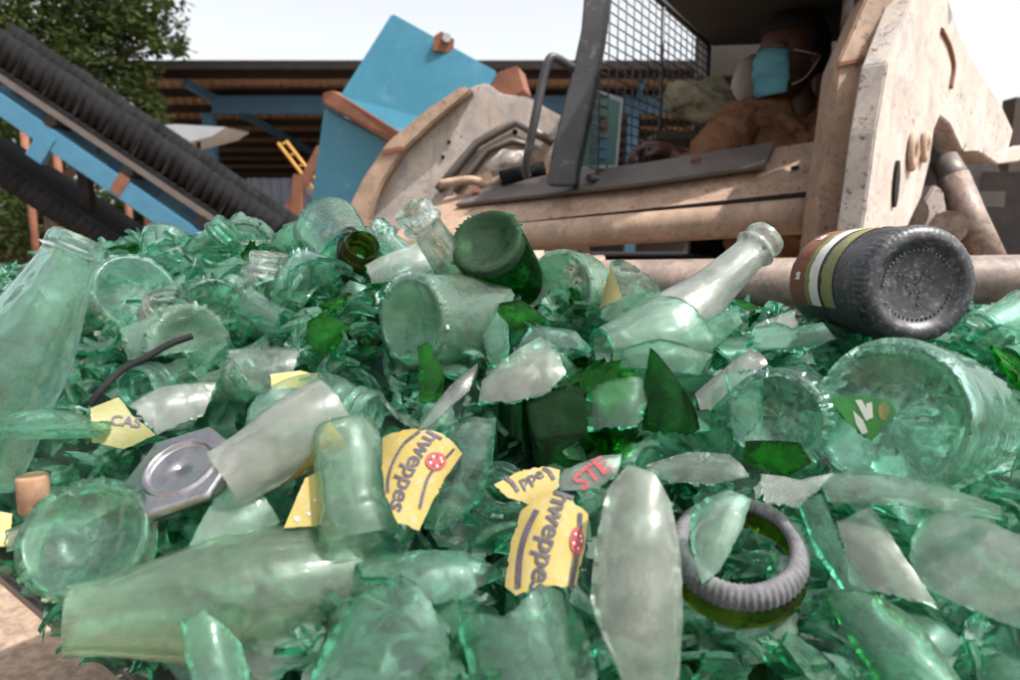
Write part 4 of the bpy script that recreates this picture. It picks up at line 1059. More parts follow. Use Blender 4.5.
# bolted cover strip
nrm = (A2 - A1).cross(B1 - A1).normalized()
if nrm.dot(CAM - A1) < 0: nrm = -nrm
cs = [on(x, y, A1 + nrm * .012, nrm) for x, y in ((455, 204), (484, 184), (640, 163), (776, 141), (764, 165), (640, 183))]
bm = bmesh.new(); prism(bm, cs, -nrm * .010, bevel=.0015); st = lp('cover_strip', bm, M['steel'], cm)
for x, y in ((477, 193), (573, 180), (696, 161)):
    p = on(x, y, A1 + nrm * .013, nrm); bm = bmesh.new()
    bmesh.ops.create_cone(bm, cap_ends=True, segments=6, radius1=.013, radius2=.011, depth=.010, matrix=Matrix.Translation(p + nrm * .004) @ frame_of(nrm).to_4x4())
    lp('bolt', bm, M['rust'], cm)
for x, y in ((795, 168),):
    p = on(x, y, A1 + nrm * .0015, nrm); bm = bmesh.new()
    bmesh.ops.create_cone(bm, cap_ends=True, segments=16, radius1=.009, radius2=.009, depth=.003, matrix=Matrix.Translation(p) @ frame_of(nrm).to_4x4())
    lp('bolt_hole', bm, M['darkmetal'], cm)
# right lift arm: front flange and deep side plate
pn = Vector((.85, -.87, 0)).normalized(); p0 = Vector((.75, 1.35, 1.2))
side = [(862, 232), (868, 190), (876, 130), (888, 62), (916, -14), (944, -14), (958, 30), (986, 82), (1001, 104), (1013, 130), (1006, 160), (985, 163), (962, 150), (950, 124), (940, 116), (934, 130), (930, 160), (921, 198), (904, 234), (888, 262), (862, 262)]
pts = [on(x, y, p0, pn) for x, y in side]
bm = bmesh.new(); prism(bm, pts, -pn * .045, bevel=.003)
arm = lp('lift_arm', bm, M['offwhite'])
bm = bmesh.new()
fl = [(812, 262), (820, 190), (828, 140), (838, 60), (870, -14), (916, -14), (889, 60), (880, 128), (870, 190), (862, 262)]
FY = {0: 1.36}
prism(bm, [at(x, y, 1.36 + .02 * (240 - y) / 240) + Vector((0, -.004, 0)) for x, y in fl], (.03, .14, 0), bevel=.004)
fp = lp('arm_front_plate', bm, M['tan'], arm)
bm = bmesh.new(); prism(bm, [at(837, 63, 1.37), at(889, 52, 1.37), at(889, 56, 1.37), at(837, 67, 1.37)], (0, -.006, 0)); lp('weld_seam', bm, M['rust'], fp)
for (x, y, r) in ((912, 152, .021), (924, 147, .017)):
    p = on(x, y, p0 + pn * .004, pn); bm = bmesh.new()
    pr = Prof([(r * .55, 0), (r * .6, .005), (r * .9, .006), (r, .004), (r, 0)], 3)
    bb_ = shell(pr, 0, pr.len, thick=.003, nth=28, ns=12, jag=0)
    for f in bb_.faces: f.material_index = 0
    bmesh.ops.transform(bb_, matrix=Matrix.Translation(p) @ frame_of(pn).to_4x4() @ Matrix.Diagonal((1, 1.6, 1, 1)), verts=bb_.verts)
    bm.free(); lp('pin_boss', bb_, M['tan'], arm)
for (x, y, r, sy) in ((896, 184, .013, 3.4), (912, 152, .009, 1.8)):
    p = on(x, y, p0 + pn * .003, pn); bm = bmesh.new()
    bmesh.ops.create_cone(bm, cap_ends=True, segments=24, radius1=r, radius2=r, depth=.006, matrix=Matrix.Translation(p) @ frame_of(pn).to_4x4() @ Matrix.Diagonal((1, sy, 1, 1)))
    lp('slot', bm, M['darkmetal'], arm)
bm = bmesh.new(); tube(bm, smoothpath([on(x, y, p0 + pn * .001, pn) for x, y in ((941, 30), (949, 46), (953, 66), (950, 88))]), .006, 8); lp('weld_bead', bm, M['rust'], arm)
bm = bmesh.new(); prism(bm, [on(x, y, p0 + pn * .0, pn) for x, y in ((962, 152), (984, 165), (1007, 162), (1012, 146), (1002, 150), (985, 154), (966, 142))], pn * .03, bevel=.003); lp('arm_rib', bm, M['offwhite'], arm)
bm = bmesh.new(); prism(bm, [on(x, y, p0 - pn * .12, pn) for x, y in ((885, 262), (890, 180), (930, 100), (975, 120), (1000, 170), (1010, 262))], -pn * .05); lp('shade_backing', bm, M['darkmetal'], arm)  # added dark sheet: the recess shade behind the notch, put in as colour
# hydraulic cylinder and links under the arm
bm = bmesh.new(); tube(bm, [at(953, 178, 1.62), at(968, 214, 1.58), at(990, 262, 1.52)], .034, 20); hc = lp('hydraulic_cylinder', bm, M['crossbar'])
bm = bmesh.new(); tube(bm, [at(944, 160, 1.66), at(958, 186, 1.62)], [.030, .034], 18); lp('cylinder_rod', bm, M['steel'], hc)
bm = bmesh.new(); prism(bm, [at(x, y, 1.50) for x, y in ((918, 240), (922, 205), (934, 184), (944, 190), (948, 214), (944, 246))], (.0, .07, 0), bevel=.004); lk = lp('link_plate', bm, M['offwhite'])
bm = bmesh.new(); tube(bm, [at(948, 228, 1.44), at(949, 228, 1.62)], .036, 22); lp('pivot_pin', bm, M['crossbar'], lk)
bm = bmesh.new(); tube(bm, [at(905, 214, 1.5), at(905, 214, 1.62)], .045, 22); lp('pivot_pin', bm, M['crossbar'], lk)
bm = bmesh.new(); pts = smoothpath([at(922, 250, 1.56), at(926, 228, 1.56), at(936, 208, 1.58), at(950, 170, 1.66)]); tube(bm, pts, .008, 10); lp('hydraulic_hose', bm, M['rubber'])
# chassis and dark engine bay behind the arm
bm = bmesh.new(); box(bm, (.78, 2.55, .62), (1.5, .85, .86), bevel=.02); lp('chassis', bm, M['darkmetal'])
bm = bmesh.new(); box(bm, (1.60, 2.75, 1.05), (.30, .9, .55), bevel=.02); lp('engine_cover', bm, M['darkmetal'])
for (x, y) in ((.0, 2.35), (1.55, 2.35), (.0, 3.2), (1.55, 3.2)):
    wpr = Prof([(.12, 0), (.18, .01), (.21, .0), (.34, .0), (.37, .03), (.375, .10), (.37, .20), (.34, .23), (.21, .23), (.18, .21), (.12, .22)], 3)
    bm = shell(wpr, 0, wpr.len, thick=.02, nth=48, ns=24, jag=0)
    for f in bm.faces: f.material_index = 0
    bmesh.ops.transform(bm, matrix=Matrix.Translation((x - .12 - .2 * (x < .5) + .25 * (x > .5), y, .375)) @ frame_of(Vector((1, 0, 0))).to_4x4(), verts=bm.verts)
    wh = lp('wheel', bm, M['rubber'])
    bm = bmesh.new(); bmesh.ops.create_cone(bm, cap_ends=True, segments=32, radius1=.17, radius2=.17, depth=.14, matrix=Matrix.Translation((x - .2 * (x < .5) + .25 * (x > .5), y, .375)) @ frame_of(Vector((1, 0, 0))).to_4x4()); lp('rim', bm, M['offwhite'], wh)
# bucket crossbar in front
bm = bmesh.new(); pts = [at(560, 282, 1.22).lerp(at(1060, 280, 1.00), k / 20) for k in range(21)]
tube(bm, pts, [.038] * 21, 28); cb = lp('crossbar', bm, M['crossbar'] if 'crossbar' in M else M['steel'])
bm = bmesh.new()
for k in range(6): 
    p = at(522 + k * 15, 262 + k * 1.2, 1.28); tube(bm, [p + Vector((-.013, 0, 0)), p + Vector((.013, 0, 0))], .024, 14)
lp('hinge_knuckle', bm, M['tan'], cb)
# arms that carry the crossbar down to the chassis
for px in (600, 1035):
    bm = bmesh.new(); p = at(px, 285, 1.2 if px < 700 else 1.02); bar(bm, p + Vector((0, .03, 0)), (p.x, 2.15, .55), .06, .10, bevel=.006); lp('bucket_arm', bm, M['tan'])
# the raised bucket full of glass
bm = bmesh.new(); prism(bm, [(p.x, p.y, H - .250) for p in sp], (0, 0, .012)); bk = lp('bucket', bm, M['steel'])
bm = bmesh.new(); bar(bm, (sp[0].x, sp[0].y, H - .240), (sp[1].x, sp[1].y, H - .240), .012, .012, bevel=.003); lp('cutting_edge', bm, M['steel'], bk)
for a, b in ((sp[1], sp[2]), (sp[2], sp[3]), (sp[3], sp[0])):
    bm = bmesh.new(); d_ = (b - a).normalized(); a_, b_ = a + d_ * .012, b - d_ * .012
    prism(bm, [(a_.x, a_.y, H - .249), (b_.x, b_.y, H - .249), (b_.x, b_.y, H - .13), (a_.x, a_.y, H - .13)], (-d_.y * .01, d_.x * .01, 0)); lp('bucket_wall', bm, M['steel'], bk)
for q, z in ((.3, .6), (.7, .6)):
    p = sp[3].lerp(sp[2], q) - LN * .25; bm = bmesh.new(); bar(bm, (p.x, p.y, H - .27), (.35 + q * .9, 2.2, z), .07, .10, bevel=.006); lp('bucket_arm', bm, M['tan'])
# left arm tower and inner fender
lpn = Vector((-.10, -1, 0)).normalized(); l0 = at(450, 150, 2.10)
bm = bmesh.new(); prism(bm, [on(x, y, l0, lpn) for x, y in ((350, 262), (356, 225), (372, 190), (398, 150), (432, 115), (472, 86), (487, 82), (501, 93), (530, 97), (547, 108), (574, 122), (590, 150), (590, 262))], -lpn * .05, bevel=.006)
lt = lp('fender_panel', bm, M['offwhite'])
bm = bmesh.new(); prism(bm, [on(x, y, l0 + lpn * .05, lpn) for x, y in ((346, 262), (346, 212), (364, 176), (387, 142), (424, 111), (462, 85), (473, 90), (436, 120), (402, 152), (382, 184), (367, 222), (362, 262))], -lpn * .10, bevel=.006)
fe = lp('fender_edge', bm, M['tan'], lt)
bm = bmesh.new(); prism(bm, [on(x, y, l0 + lpn * .055, lpn) for x, y in ((380, 150), (402, 146), (404, 150), (383, 155))], -lpn * .01); lp('weld_seam', bm, M['rust'], fe)
for pth, r in ((((438, 190), (456, 168), (477, 143), (500, 130), (516, 122), (535, 132), (553, 142)), .014), (((455, 192), (470, 172), (488, 150), (512, 140), (532, 146)), .010)):
    bm = bmesh.new(); tube(bm, [on(x, y, l0 + lpn * .02, lpn) for x, y in pth], r, 8); lp('pressed_rib', bm, M['steel'], lt)
for x, y, r in ((449, 142, .006), (443, 157, .006), (515, 132, .008)):
    p = on(x, y, l0 + lpn * .002, lpn); bm = bmesh.new(); bmesh.ops.create_cone(bm, cap_ends=True, segments=14, radius1=r, radius2=r, depth=.006, matrix=Matrix.Translation(p) @ frame_of(lpn).to_4x4()); lp('bolt_hole', bm, M['darkmetal'], lt)
bm = bmesh.new(); prism(bm, [on(x, y, l0 + lpn * .012, lpn) for x, y in ((462, 196), (478, 172), (490, 152), (514, 143), (548, 152), (556, 200))], -lpn * .006); hs_ = lp('recess', bm, M['tan'], lt)
bm = bmesh.new(); tube(bm, [at(490, 172, 1.98), at(506, 160, 1.98), at(524, 160, 1.98)], [.026, .032, .026], 14); lp('pump_housing', bm, M['offwhite'], lt)
bm = bmesh.new(); tube(bm, smoothpath([at(440, 184, 1.98), at(470, 180, 1.97), at(488, 184, 1.97), at(512, 176, 1.95), at(540, 178, 1.95)]), .013, 10); lp('hydraulic_hose', bm, M['tan'], lt)
bm = bmesh.new(); tube(bm, [at(500, 178, 1.93), at(545, 168, 1.93)], .02, 10); lp('hydraulic_hose', bm, M['rubber'], lt)
# cab: front post, grab handle, roof, back wall, side guard
bm = bmesh.new(); prism(bm, [at(x, y, 1.72) for x, y in ((586, -30), (611, -30), (601, 40), (596, 70), (588, 112), (576, 168), (574, 185), (546, 185), (552, 150), (563, 105), (574, 62), (581, 30))], (.02, .07, 0), bevel=.004)
lp('cab_post', bm, M['black'])
bm = bmesh.new(); tube(bm, smoothpath([at(527, 176, 1.70), at(526, 165, 1.68), at(533, 128, 1.66), (at(543, 80, 1.66)), at(549, 60, 1.66), at(556, 58, 1.67), at(573, 68, 1.70)], 5), .0105, 12); lp('grab_handle', bm, M['black'])
zr = at(640, -10, 1.72).z + .02
bm = bmesh.new(); prism(bm, [at(655, -8, 1.78) + Vector((-.02, -.30, 0)), at(655, -8, 1.78), at(712, 46, 2.42), at(880, 40, 2.42), Vector((1.02, 1.48, at(655, -8, 1.78).z))], (.0, .0, .05), bevel=.004); lp('cab_roof', bm, M['cabdark'])  # front edge carried forward, out of view, to keep sun off the driver
bm = bmesh.new(); box(bm, ((at(704, 100, 2.45).x + at(900, 100, 2.45).x) / 2, 2.48, at(700, 110, 2.45).z - .1), (at(900, 100, 2.45).x - at(704, 100, 2.45).x + .05, .04, 1.15)); lp('cab_back_wall', bm, M['cabdark'])
bm = bmesh.new(); prism(bm, [at(846, -60, 1.66), at(846, 200, 1.62), at(880, 200, 2.44), at(880, 30, 2.44)], (.04, 0, 0)); lp('cab_side_wall', bm, M['cabdark'])
bm = bmesh.new(); box(bm, (at(760, 150, 2.2).x, 2.15, at(760, 205, 2.1).z), (1.0, .70, .04)); lp('cab_floor', bm, M['cabdark'])
g00, g01 = at(596, -60, 1.76), at(586, 178, 1.76); g10, g11 = at(707, 44, 2.40), at(704, 190, 2.40)
g00.x = g01.x = (g00.x + g01.x) / 2; g10.x = g11.x = (g10.x + g11.x) / 2
gp = lambda a, b: g00.lerp(g10, a).lerp(g01.lerp(g11, a), b)
bm = bmesh.new()
for k in range(1, 17): tube(bm, [gp(k / 17, 0), gp(k / 17, 1)], .0022, 5)
for k in range(1, 21): tube(bm, [gp(0, k / 21) , gp(1, k / 21)], .0022, 5)
sg_ = lp('side_guard', bm, M['black'])
bm = bmesh.new()
for a, b in (((0, 0), (1, 0)), ((1, 0), (1, 1)), ((0, 1), (1, 1)), ((.53, 0), (.53, 1))):
    tube(bm, [gp(*a), gp(*b)], .010 if a[0] != .53 else .006, 8)
lp('guard_frame', bm, M['black'], sg_)
bm = bmesh.new(); c = at(753, 92, 2.36)
bmesh.ops.create_uvsphere(bm, u_segments=24, v_segments=16, radius=1, matrix=Matrix.Translation(c) @ Matrix.Diagonal((.075, .05, .12, 1)))
lp('head_rest', bm, M['seatpad'], smooth=True)
bm = bmesh.new(); box(bm, at(835, 95, 2.40), (.22, .05, .24), bevel=.03); lp('seat_back', bm, M['seatpad'])
bm = bmesh.new(); box(bm, at(800, 178, 2.22), (.5, .35, .12), bevel=.03); lp('seat', bm, M['cabdark'])
bm = bmesh.new(); tube(bm, [at(636, 190, 1.93), at(646, 152, 1.90), at(648, 144, 1.90)], .010, 10); lp('control_lever', bm, M['black'])
bm = bmesh.new(); tube(bm, [at(851, -20, 1.62), at(845, 30, 1.62)], .012, 8); lp('grey_post', bm, M['steel'])

# framed picture on the guard
pq = [(588, 86), (623, 98), (617, 168), (578, 170)]
bm = bmesh.new(); prism(bm, [at(x, y, 1.80 + .05 * (x - 574) / 45) for x, y in pq], (.004, .012, 0), bevel=.002)
pic = from_bm('framed_picture', bm, M['sheet'])
tag(pic, 'small framed green and blue portrait leaning by the black cab post', 'picture')
bpy.context.view_layer.update()
def child(name, bm, mat, par):
    o = from_bm(name, bm, mat); o.parent = par; o.matrix_parent_inverse = par.matrix_world.inverted(); return o
def pf(pts, Yoff): return [at(x, y, 1.80 + .05 * (x - 574) / 45 - Yoff) for x, y in pts]
M['pic'] = paint('portrait_print', (.05, .12, .14), (.05, .13, .08), scale=12, rough=.3)
M['pic2'] = paint('portrait_figure', (.05, .13, .18), (.04, .10, .14), scale=30, rough=.3)
bm = bmesh.new(); prism(bm, pf([(591, 91), (620, 102), (615, 164), (582, 166)], .002), (0, -.002, 0)); child('print', bm, M['pic'], pic)
bm = bmesh.new(); prism(bm, pf([(600, 138), (609, 138), (612, 162), (590, 163), (594, 148)], .005), (0, -.001, 0)); child('printed_figure', bm, M['pic2'], pic)
bm = bmesh.new(); prism(bm, pf([(604 + 4 * math.cos(k), 125 + 9 * math.sin(k)) for k in [q * .63 for q in range(10)]], .007), (0, -.001, 0)); child('printed_face', bm, M['skin'], pic)

# bundle of rags on the cab shelf
bm = bmesh.new(); bmesh.ops.create_icosphere(bm, subdivisions=5, radius=1)
for v in bm.verts:
    p = v.co.copy(); k = 1 + .22 * noise.noise(p * 1.7) + .10 * noise.noise(p * 5) - .06 * abs(noise.noise(p * Vector((3, 3, 9)) if False else Vector((p.x * 2, p.y * 2, p.z * 9))))
    v.co = Vector((p.x * k * .115, p.y * k * .09, p.z * k * .060 - .02 * p.x))
for f in bm.faces: f.smooth = True
c = at(704, 106, 2.10); bd = from_bm('rag_bundle', bm, M['cloth'], mtx=Matrix.Translation(c) @ Matrix.Rotation(R(10), 4, 'Y')); tag(bd, 'grubby folded rag bundle wedged against the cab guard near the driver', 'rag bundle')
bm = bmesh.new(); prism(bm, [at(x, y, 2.03) for x, y in ((668, 98), (690, 92), (706, 76), (722, 74), (734, 92), (716, 88), (700, 100), (672, 108))], (.02, .10, 0), bevel=.004)
child('folded_flap', bm, M['shirt'], bd) if False else child('folded_flap', bm, M['cloth'], bd)
bm = bmesh.new(); box(bm, c + Vector((.0, .05, -.09)), (.30, .2, .02)); lp('shelf', bm, M['cabdark'])

# ------------------------------------------------------------------ the driver
def blob(parts, vox, name, mats, smooth_it=6):
    bm = bmesh.new()
    for p in parts:
        if p[0] == 'e':
            _, c, r, rot = p
            bmesh.ops.create_uvsphere(bm, u_segments=28, v_segments=18, radius=1, matrix=Matrix.Translation(c) @ rot.to_4x4() @ Matrix.Diagonal((*r, 1)))
        elif p[0] == 't': tube(bm, p[1], p[2], 16)
    me = bpy.data.meshes.new(name); bm.to_mesh(me); bm.free()
    o = bpy.data.objects.new(name, me); COL.objects.link(o)
    m = o.modifiers.new('r', 'REMESH'); m.mode = 'VOXEL'; m.voxel_size = vox
    s = o.modifiers.new('s', 'SMOOTH'); s.iterations = smooth_it; s.factor = .5
    dg = bpy.context.evaluated_depsgraph_get(); me2 = bpy.data.meshes.new_from_object(o.evaluated_get(dg))
    bpy.data.objects.remove(o)
    for p in me2.polygons: p.use_smooth = True
    me2.name = name
    return me2
I3 = Matrix.Identity(3)
YD = 2.02
hd = at(792, 58, YD); yaw = Matrix.Rotation(R(-64), 3, 'Z')       # face turned to the viewer's left, looking at the camera side
fwd = (yaw @ Vector((0, -1, 0))).normalized(); rgt = (yaw @ Vector((-1, 0, 0))).normalized(); upz = Vector((0, 0, 1))
hr = Matrix((-rgt, -fwd, upz)).transposed()                     # local x = his left, y = back
def hp(x, y, z): return hd + hr @ Vector((x, y, z))
chest = at(790, 168, YD + .04); shl = at(742, 122, YD + .02); shr = at(858, 124, YD + .06); neckp = at(798, 108, YD + .02)
elb = at(690, 178, YD - .10); wrist = at(668, 152, 1.95); hand = at(654, 150, 1.92)
elr = at(880, 190, YD - .06); wrr = at(842, 148, YD - .18)
body = [('e', hd + upz * .02, (.078, .098, .105), hr), ('e', hp(0, -.03, -.055), (.058, .062, .065), hr), ('e', hp(0, -.092, -.012), (.013, .022, .022), hr),
        ('e', hp(0, -.094, -.026), (.018, .014, .012), hr), ('e', hp(.077, .005, -.01), (.010, .020, .032), hr), ('e', hp(-.077, .005, -.01), (.010, .020, .032), hr),
        ('e', hp(0, -.078, -.062), (.024, .012, .008), hr), ('e', hp(0, -.072, -.095), (.022, .018, .016), hr),
        ('e', hp(.030, -.080, .016), (.022, .014, .010), hr), ('e', hp(-.030, -.080, .016), (.022, .014, .010), hr),
        ('t', [hd + Vector((0, .02, -.06)), neckp, chest + Vector((0, 0, .10))], [.050, .055, .075]),
        ('e', chest + Vector((0, 0, -.02)), (.17, .10, .17), I3), ('e', chest + Vector((0, 0, -.22)), (.16, .11, .18), I3),
        ('t', [shl, elb, wrist], [.055, .042, .026]), ('t', [shr, elr, wrr], [.055, .042, .027]), ('t', [shl, chest + Vector((0, 0, .1)), shr], [.05, .08, .05]),
        ('e', hand + Vector((0, 0, 0)), (.042, .028, .020), Matrix.Rotation(R(15), 3, 'Y')), ('t', [wrist, hand], [.025, .026]),
        ('e', wrr + Vector((-.02, -.02, .02)), (.035, .025, .03), I3),
        ('t', [chest + Vector((-.08, 0, -.34)), chest + Vector((-.10, -.34, -.36)), chest + Vector((-.10, -.40, -.62))], [.085, .065, .045]),
        ('t', [chest + Vector((.08, 0, -.34)), chest + Vector((.10, -.34, -.36)), chest + Vector((.10, -.40, -.62))], [.085, .065, .045])]
fd = Vector((-1, -.15, -.1)).normalized()
for k in range(4):                          # fingers curled over the lever
    b0 = hand + Vector((-.030, -.024 + k * .016, .006)); ln = (.030, .036, .034, .026)[k]
    body.append(('t', [hand + Vector((0, -.018 + k * .012, .004)), b0, b0 + Vector((-ln * .8, 0, -ln * .25)), b0 + Vector((-ln * 1.05, .0, -ln * 1.0)), b0 + Vector((-ln * .75, .0, -ln * 1.5))], [.010, .0092, .0088, .008, .0068]))
body.append(('t', [hand + Vector((.012, -.022, -.004)), hand + Vector((-.008, -.045, -.012)), hand + Vector((-.034, -.050, -.020))], [.011, .010, .008]))
me = blob(body, .0048, 'person', None, 4); me.materials.append(M['skin'])
pe = bpy.data.objects.new('person', me); COL.objects.link(pe); tag(pe, 'driver in an orange-brown shirt and pale blue face mask, one hand on the lever', 'person')
def pc(name, me, mat):
    me.materials.append(mat); o = bpy.data.objects.new(name, me); COL.objects.link(o); o.parent = pe; return o
sh = [('e', chest + Vector((0, 0, -.02)), (.182, .114, .175), I3), ('e', chest + Vector((0, 0, -.22)), (.172, .122, .20), I3),
      ('t', [shl, shl.lerp(elb, .55), elb, elb.lerp(wrist, .55)], [.066, .060, .052, .044]), ('t', [shr, shr.lerp(elr, .6), elr, elr.lerp(wrr, .4)], [.066, .060, .052, .045]),
      ('t', [shl, shl.lerp(neckp, .6) + Vector((0, 0, -.02)), chest + Vector((0, 0, .095)), shr.lerp(neckp, .6) + Vector((0, 0, -.02)), shr], [.062, .066, .078, .066, .062])]
for a in range(10):                         # folds
    sh.append(('t', [chest + Vector((rnd.uniform(-.16, .16), -.10, rnd.uniform(-.1, .12))), chest + Vector((rnd.uniform(-.12, .12), -.112, rnd.uniform(-.2, .0)))], [.006, .004]))
for cpath in ([(-.062, .02, .0), (-.066, -.05, -.015), (-.035, -.088, -.055), (-.004, -.10, -.10)], [(.062, .02, .0), (.066, -.05, -.015), (.035, -.088, -.055), (.008, -.10, -.10)]):
    sh.append(('t', smoothpath([neckp + Vector(c) + Vector((-.01, 0, -.01)) for c in cpath], 4), .012))
sh.append(('t', [chest + Vector((-.01, -.112, .06)), chest + Vector((-.01, -.118, -.2))], [.006, .006]))
sme = blob(sh, .0055, 'shirt', None, 3)
for v, nv in zip(sme.vertices, [v.normal.copy() for v in sme.vertices]):
    p = v.co.copy(); q = Vector((p.x * 9 + p.z * 5, p.y * 9, p.z * 14 - p.x * 6))
    v.co = p + nv * (.011 * (1 - 2.6 * abs(noise.noise(q))) + .005 * (1 - 3 * abs(noise.noise(q * 2.3))))
pc('shirt', sme, M['shirt'])
bm = bmesh.new()
bmesh.ops.create_uvsphere(bm, u_segments=40, v_segments=28, radius=1)
for v in list(bm.verts):
    if (v.co.y < -.35 and v.co.z < .28) or v.co.z < -.55: bm.verts.remove(v)
for v in bm.verts:
    k = 1 + .05 * noise.noise(v.co * 6); v.co = hp(v.co.x * .088 * k, v.co.y * .110 * k + .004, v.co.z * .112 * k + .026)
for f in bm.faces: f.smooth = True
me = bpy.data.meshes.new('hair'); bm.to_mesh(me); bm.free(); hb = pc('hair', me, M['hair']); md = hb.modifiers.new('t', 'SOLIDIFY'); md.thickness = .008
# eyes
for sx in (-1, 1):
    bm = bmesh.new(); bmesh.ops.create_uvsphere(bm, u_segments=14, v_segments=10, radius=.0095, matrix=Matrix.Translation(hp(sx * .030, -.083, .006)))
    for f in bm.faces: f.smooth = True
    me = bpy.data.meshes.new('eye'); bm.to_mesh(me); bm.free(); pc('eye', me, M['whiteink'])
# mask: pleated cloth over nose and mouth, with ear loops
bm = bmesh.new(); g = []
for i in range(17):
    a = lerp(-1.0, 1.0, i / 16); col = []
    for k in range(19):
        t = k / 18; z = lerp(.002, -.108, t)
        y = -(.100 + .020 * math.sin(math.pi * min(1, t * 1.15 + .12)) * math.cos(a * 1.25)) * math.cos(a * .75) + .003 * math.cos(t * math.pi * 6)
        x = math.sin(a) * (.078 - .012 * abs(t - .5) * 2)
        col.append(bm.verts.new(hp(x, y, z + .010 * (1 - a * a) * (1 - t) - .004 * (1 - a * a) * t)))
    g.append(col)
for i in range(16):
    for k in range(18): f = bm.faces.new((g[i][k], g[i + 1][k], g[i + 1][k + 1], g[i][k + 1])); f.smooth = True
me = bpy.data.meshes.new('face_mask'); bm.to_mesh(me); bm.free(); mk = pc('face_mask', me, M['mask']); md = mk.modifiers.new('t', 'SOLIDIFY'); md.thickness = .002
for sx in (-1, 1):
    for z in (.0, -.09):
        bm = bmesh.new(); tube(bm, smoothpath([hp(sx * .066, -.066, z), hp(sx * .080, -.03, z * .7 - .006), hp(sx * .086, .012, -.012)], 4), .0018, 6)
        me = bpy.data.meshes.new('ear_loop'); bm.to_mesh(me); bm.free(); pc('ear_loop', me, M['whiteink'])

# ================================================================== blue hopper
def block(name, pts, Ys, off, mat, parent, bevel=.01):
    bm = bmesh.new(); prism(bm, [at(x, y, Y) for (x, y), Y in zip(pts, Ys)], off, bevel=bevel); return under(from_bm(name, bm, mat), parent)
hp_ = empty('blue_hopper', at(380, 240, 4.6)); hp_.location.z = 0
tag(hp_, 'tilted blue steel hopper in two tiers with rusty joints behind the loader', 'hopper')
ub = block('upper_box', [(392, 13), (498, 72), (470, 130), (400, 143), (339, 97)], [4.4, 4.1, 4.05, 4.1, 4.35], (-.10, 1.1, .20), M['blue'], hp_)
lb = block('lower_box', [(324, 108), (398, 146), (372, 220), (345, 262), (300, 262), (312, 195)], [4.5, 4.25, 4.25, 4.3, 4.5, 4.5], (-.1, 1.0, .12), M['blue'], hp_)
bm = bmesh.new(); prism(bm, [at(324, 94, 4.40), at(336, 92, 4.40), at(402, 134, 4.10), at(404, 143, 4.10), at(398, 148, 4.12), at(325, 105, 4.42)], (-.10, .9, .15), bevel=.01)
for v in bm.verts: v.co += Vector((0, -.05, 0))
o = under(from_bm('rusty_joint', bm, M['rust']), hp_)
bm = bmesh.new(); prism(bm, [at(x, y, 4.08) for x, y in ((497, 72), (517, 65), (524, 90), (505, 104), (488, 96))], (.05, .2, 0), bevel=.006); under(from_bm('corner_bracket', bm, M['rust']), hp_)
bm = bmesh.new(); prism(bm, [at(x, y, 4.22) for x, y in ((434, 36), (440, 32), (441, 31), (454, 39), (452, 53), (433, 50))], (.0, .03, .0)); prl = under(from_bm('lifting_lug', bm, M['rust']), hp_)
bm = bmesh.new(); p = at(447, 38, 4.215); tube(bm, [p, p + Vector((0, -.012, 0))], .025, 14); 
o = from_bm('lug_eye', bm, M['sheet']); o.parent = prl; o.matrix_parent_inverse = (Matrix.Translation(Vector(hp_.location)) @ prl.matrix_parent_inverse @ Matrix.Identity(4)).inverted() if False else Matrix.Translation(Vector((0, 0, 0)))
for px, py in ((330, 262), (440, 200)):
    bm = bmesh.new(); p = at(px, py, 4.7); bar(bm, (p.x, 4.8, 0), (p.x, 4.8, at(px, 190, 4.8).z), .12, .12); under(from_bm('leg', bm, M['rust']), hp_)

# ================================================================== conveyor
cv = empty('belt_conveyor', (-3.5, 7, 0)); tag(cv, 'sloping conveyor with black corrugated sidewall belt on a sky blue beam', 'conveyor')
YC = 6.4
def run(name, A, B, Y, hgt, mat, depth=.75, corr=None, sgn=1):
    """belt run with corrugated sidewalls; A, B picture points of its lower edge"""
    a, b = at(*A, Y), at(*B, Y); a, b = a + (a - b) * .25, b + (b - a) * .10; d = (b - a).normalized(); up = Vector((0, 1, 0)).cross(d)
    if up.z < 0: up = -up
    up *= sgn; L = (b - a).length; bm = bmesh.new()
    prism(bm, [a, b, b + up * .03, a + up * .03], (0, depth, 0)); ob = under(from_bm(name, bm, mat), cv)
    n = int(L / .013); 
    for yy in (.03, depth - .06):
        bm = bmesh.new(); prev = None
        for i in range(n):
            t = L * i / (n - 1); w = .028 * math.sin(t / .085 * 2 * math.pi)
            hh = hgt * (1 + .05 * noise.noise(Vector((t * 3, yy, 0))))
            base = a + d * t + up * .03 + Vector((0, yy + w, 0)); lean = d * .05 * math.sin(t / .085 * 2 * math.pi + 1)
            row = [bm.verts.new(base + up * hh * q + lean * q) for q in (0, .5, 1)] 
            if prev:
                for q in range(2): f = bm.faces.new((prev[q], row[q], row[q + 1], prev[q + 1])); f.smooth = True
            prev = row
        o = from_bm('sidewall', bm, mat); md = o.modifiers.new('t', 'SOLIDIFY'); md.thickness = .022; o.parent = ob
        o.matrix_parent_inverse = Matrix.Translation(-Vector(cv.location)).inverted() @ Matrix.Identity(4) if False else Matrix.Identity(4)
    bm = bmesh.new(); k = int(L / .31)
    for i in range(k):
        p = a + d * (.31 * i + .1); prism(bm, [p + up * .03, p + d * .02 + up * .03, p + d * .02 + up * hgt * .8, p + up * hgt * .8], (0, depth, 0))
    o = from_bm('cleat', bm, mat); o.parent = ob
    return a, b, d, up
a, b, d, up = run('belt', (0, 72), (240, 232), YC, .30, M['rubber'])
bm = bmesh.new(); prism(bm, [a - up * .07, b - up * .07, b - up * .01, a - up * .01], (0, .05, 0)); under(from_bm('steel_channel', bm, M['steel']), cv)
bm = bmesh.new(); L = (b - a).length
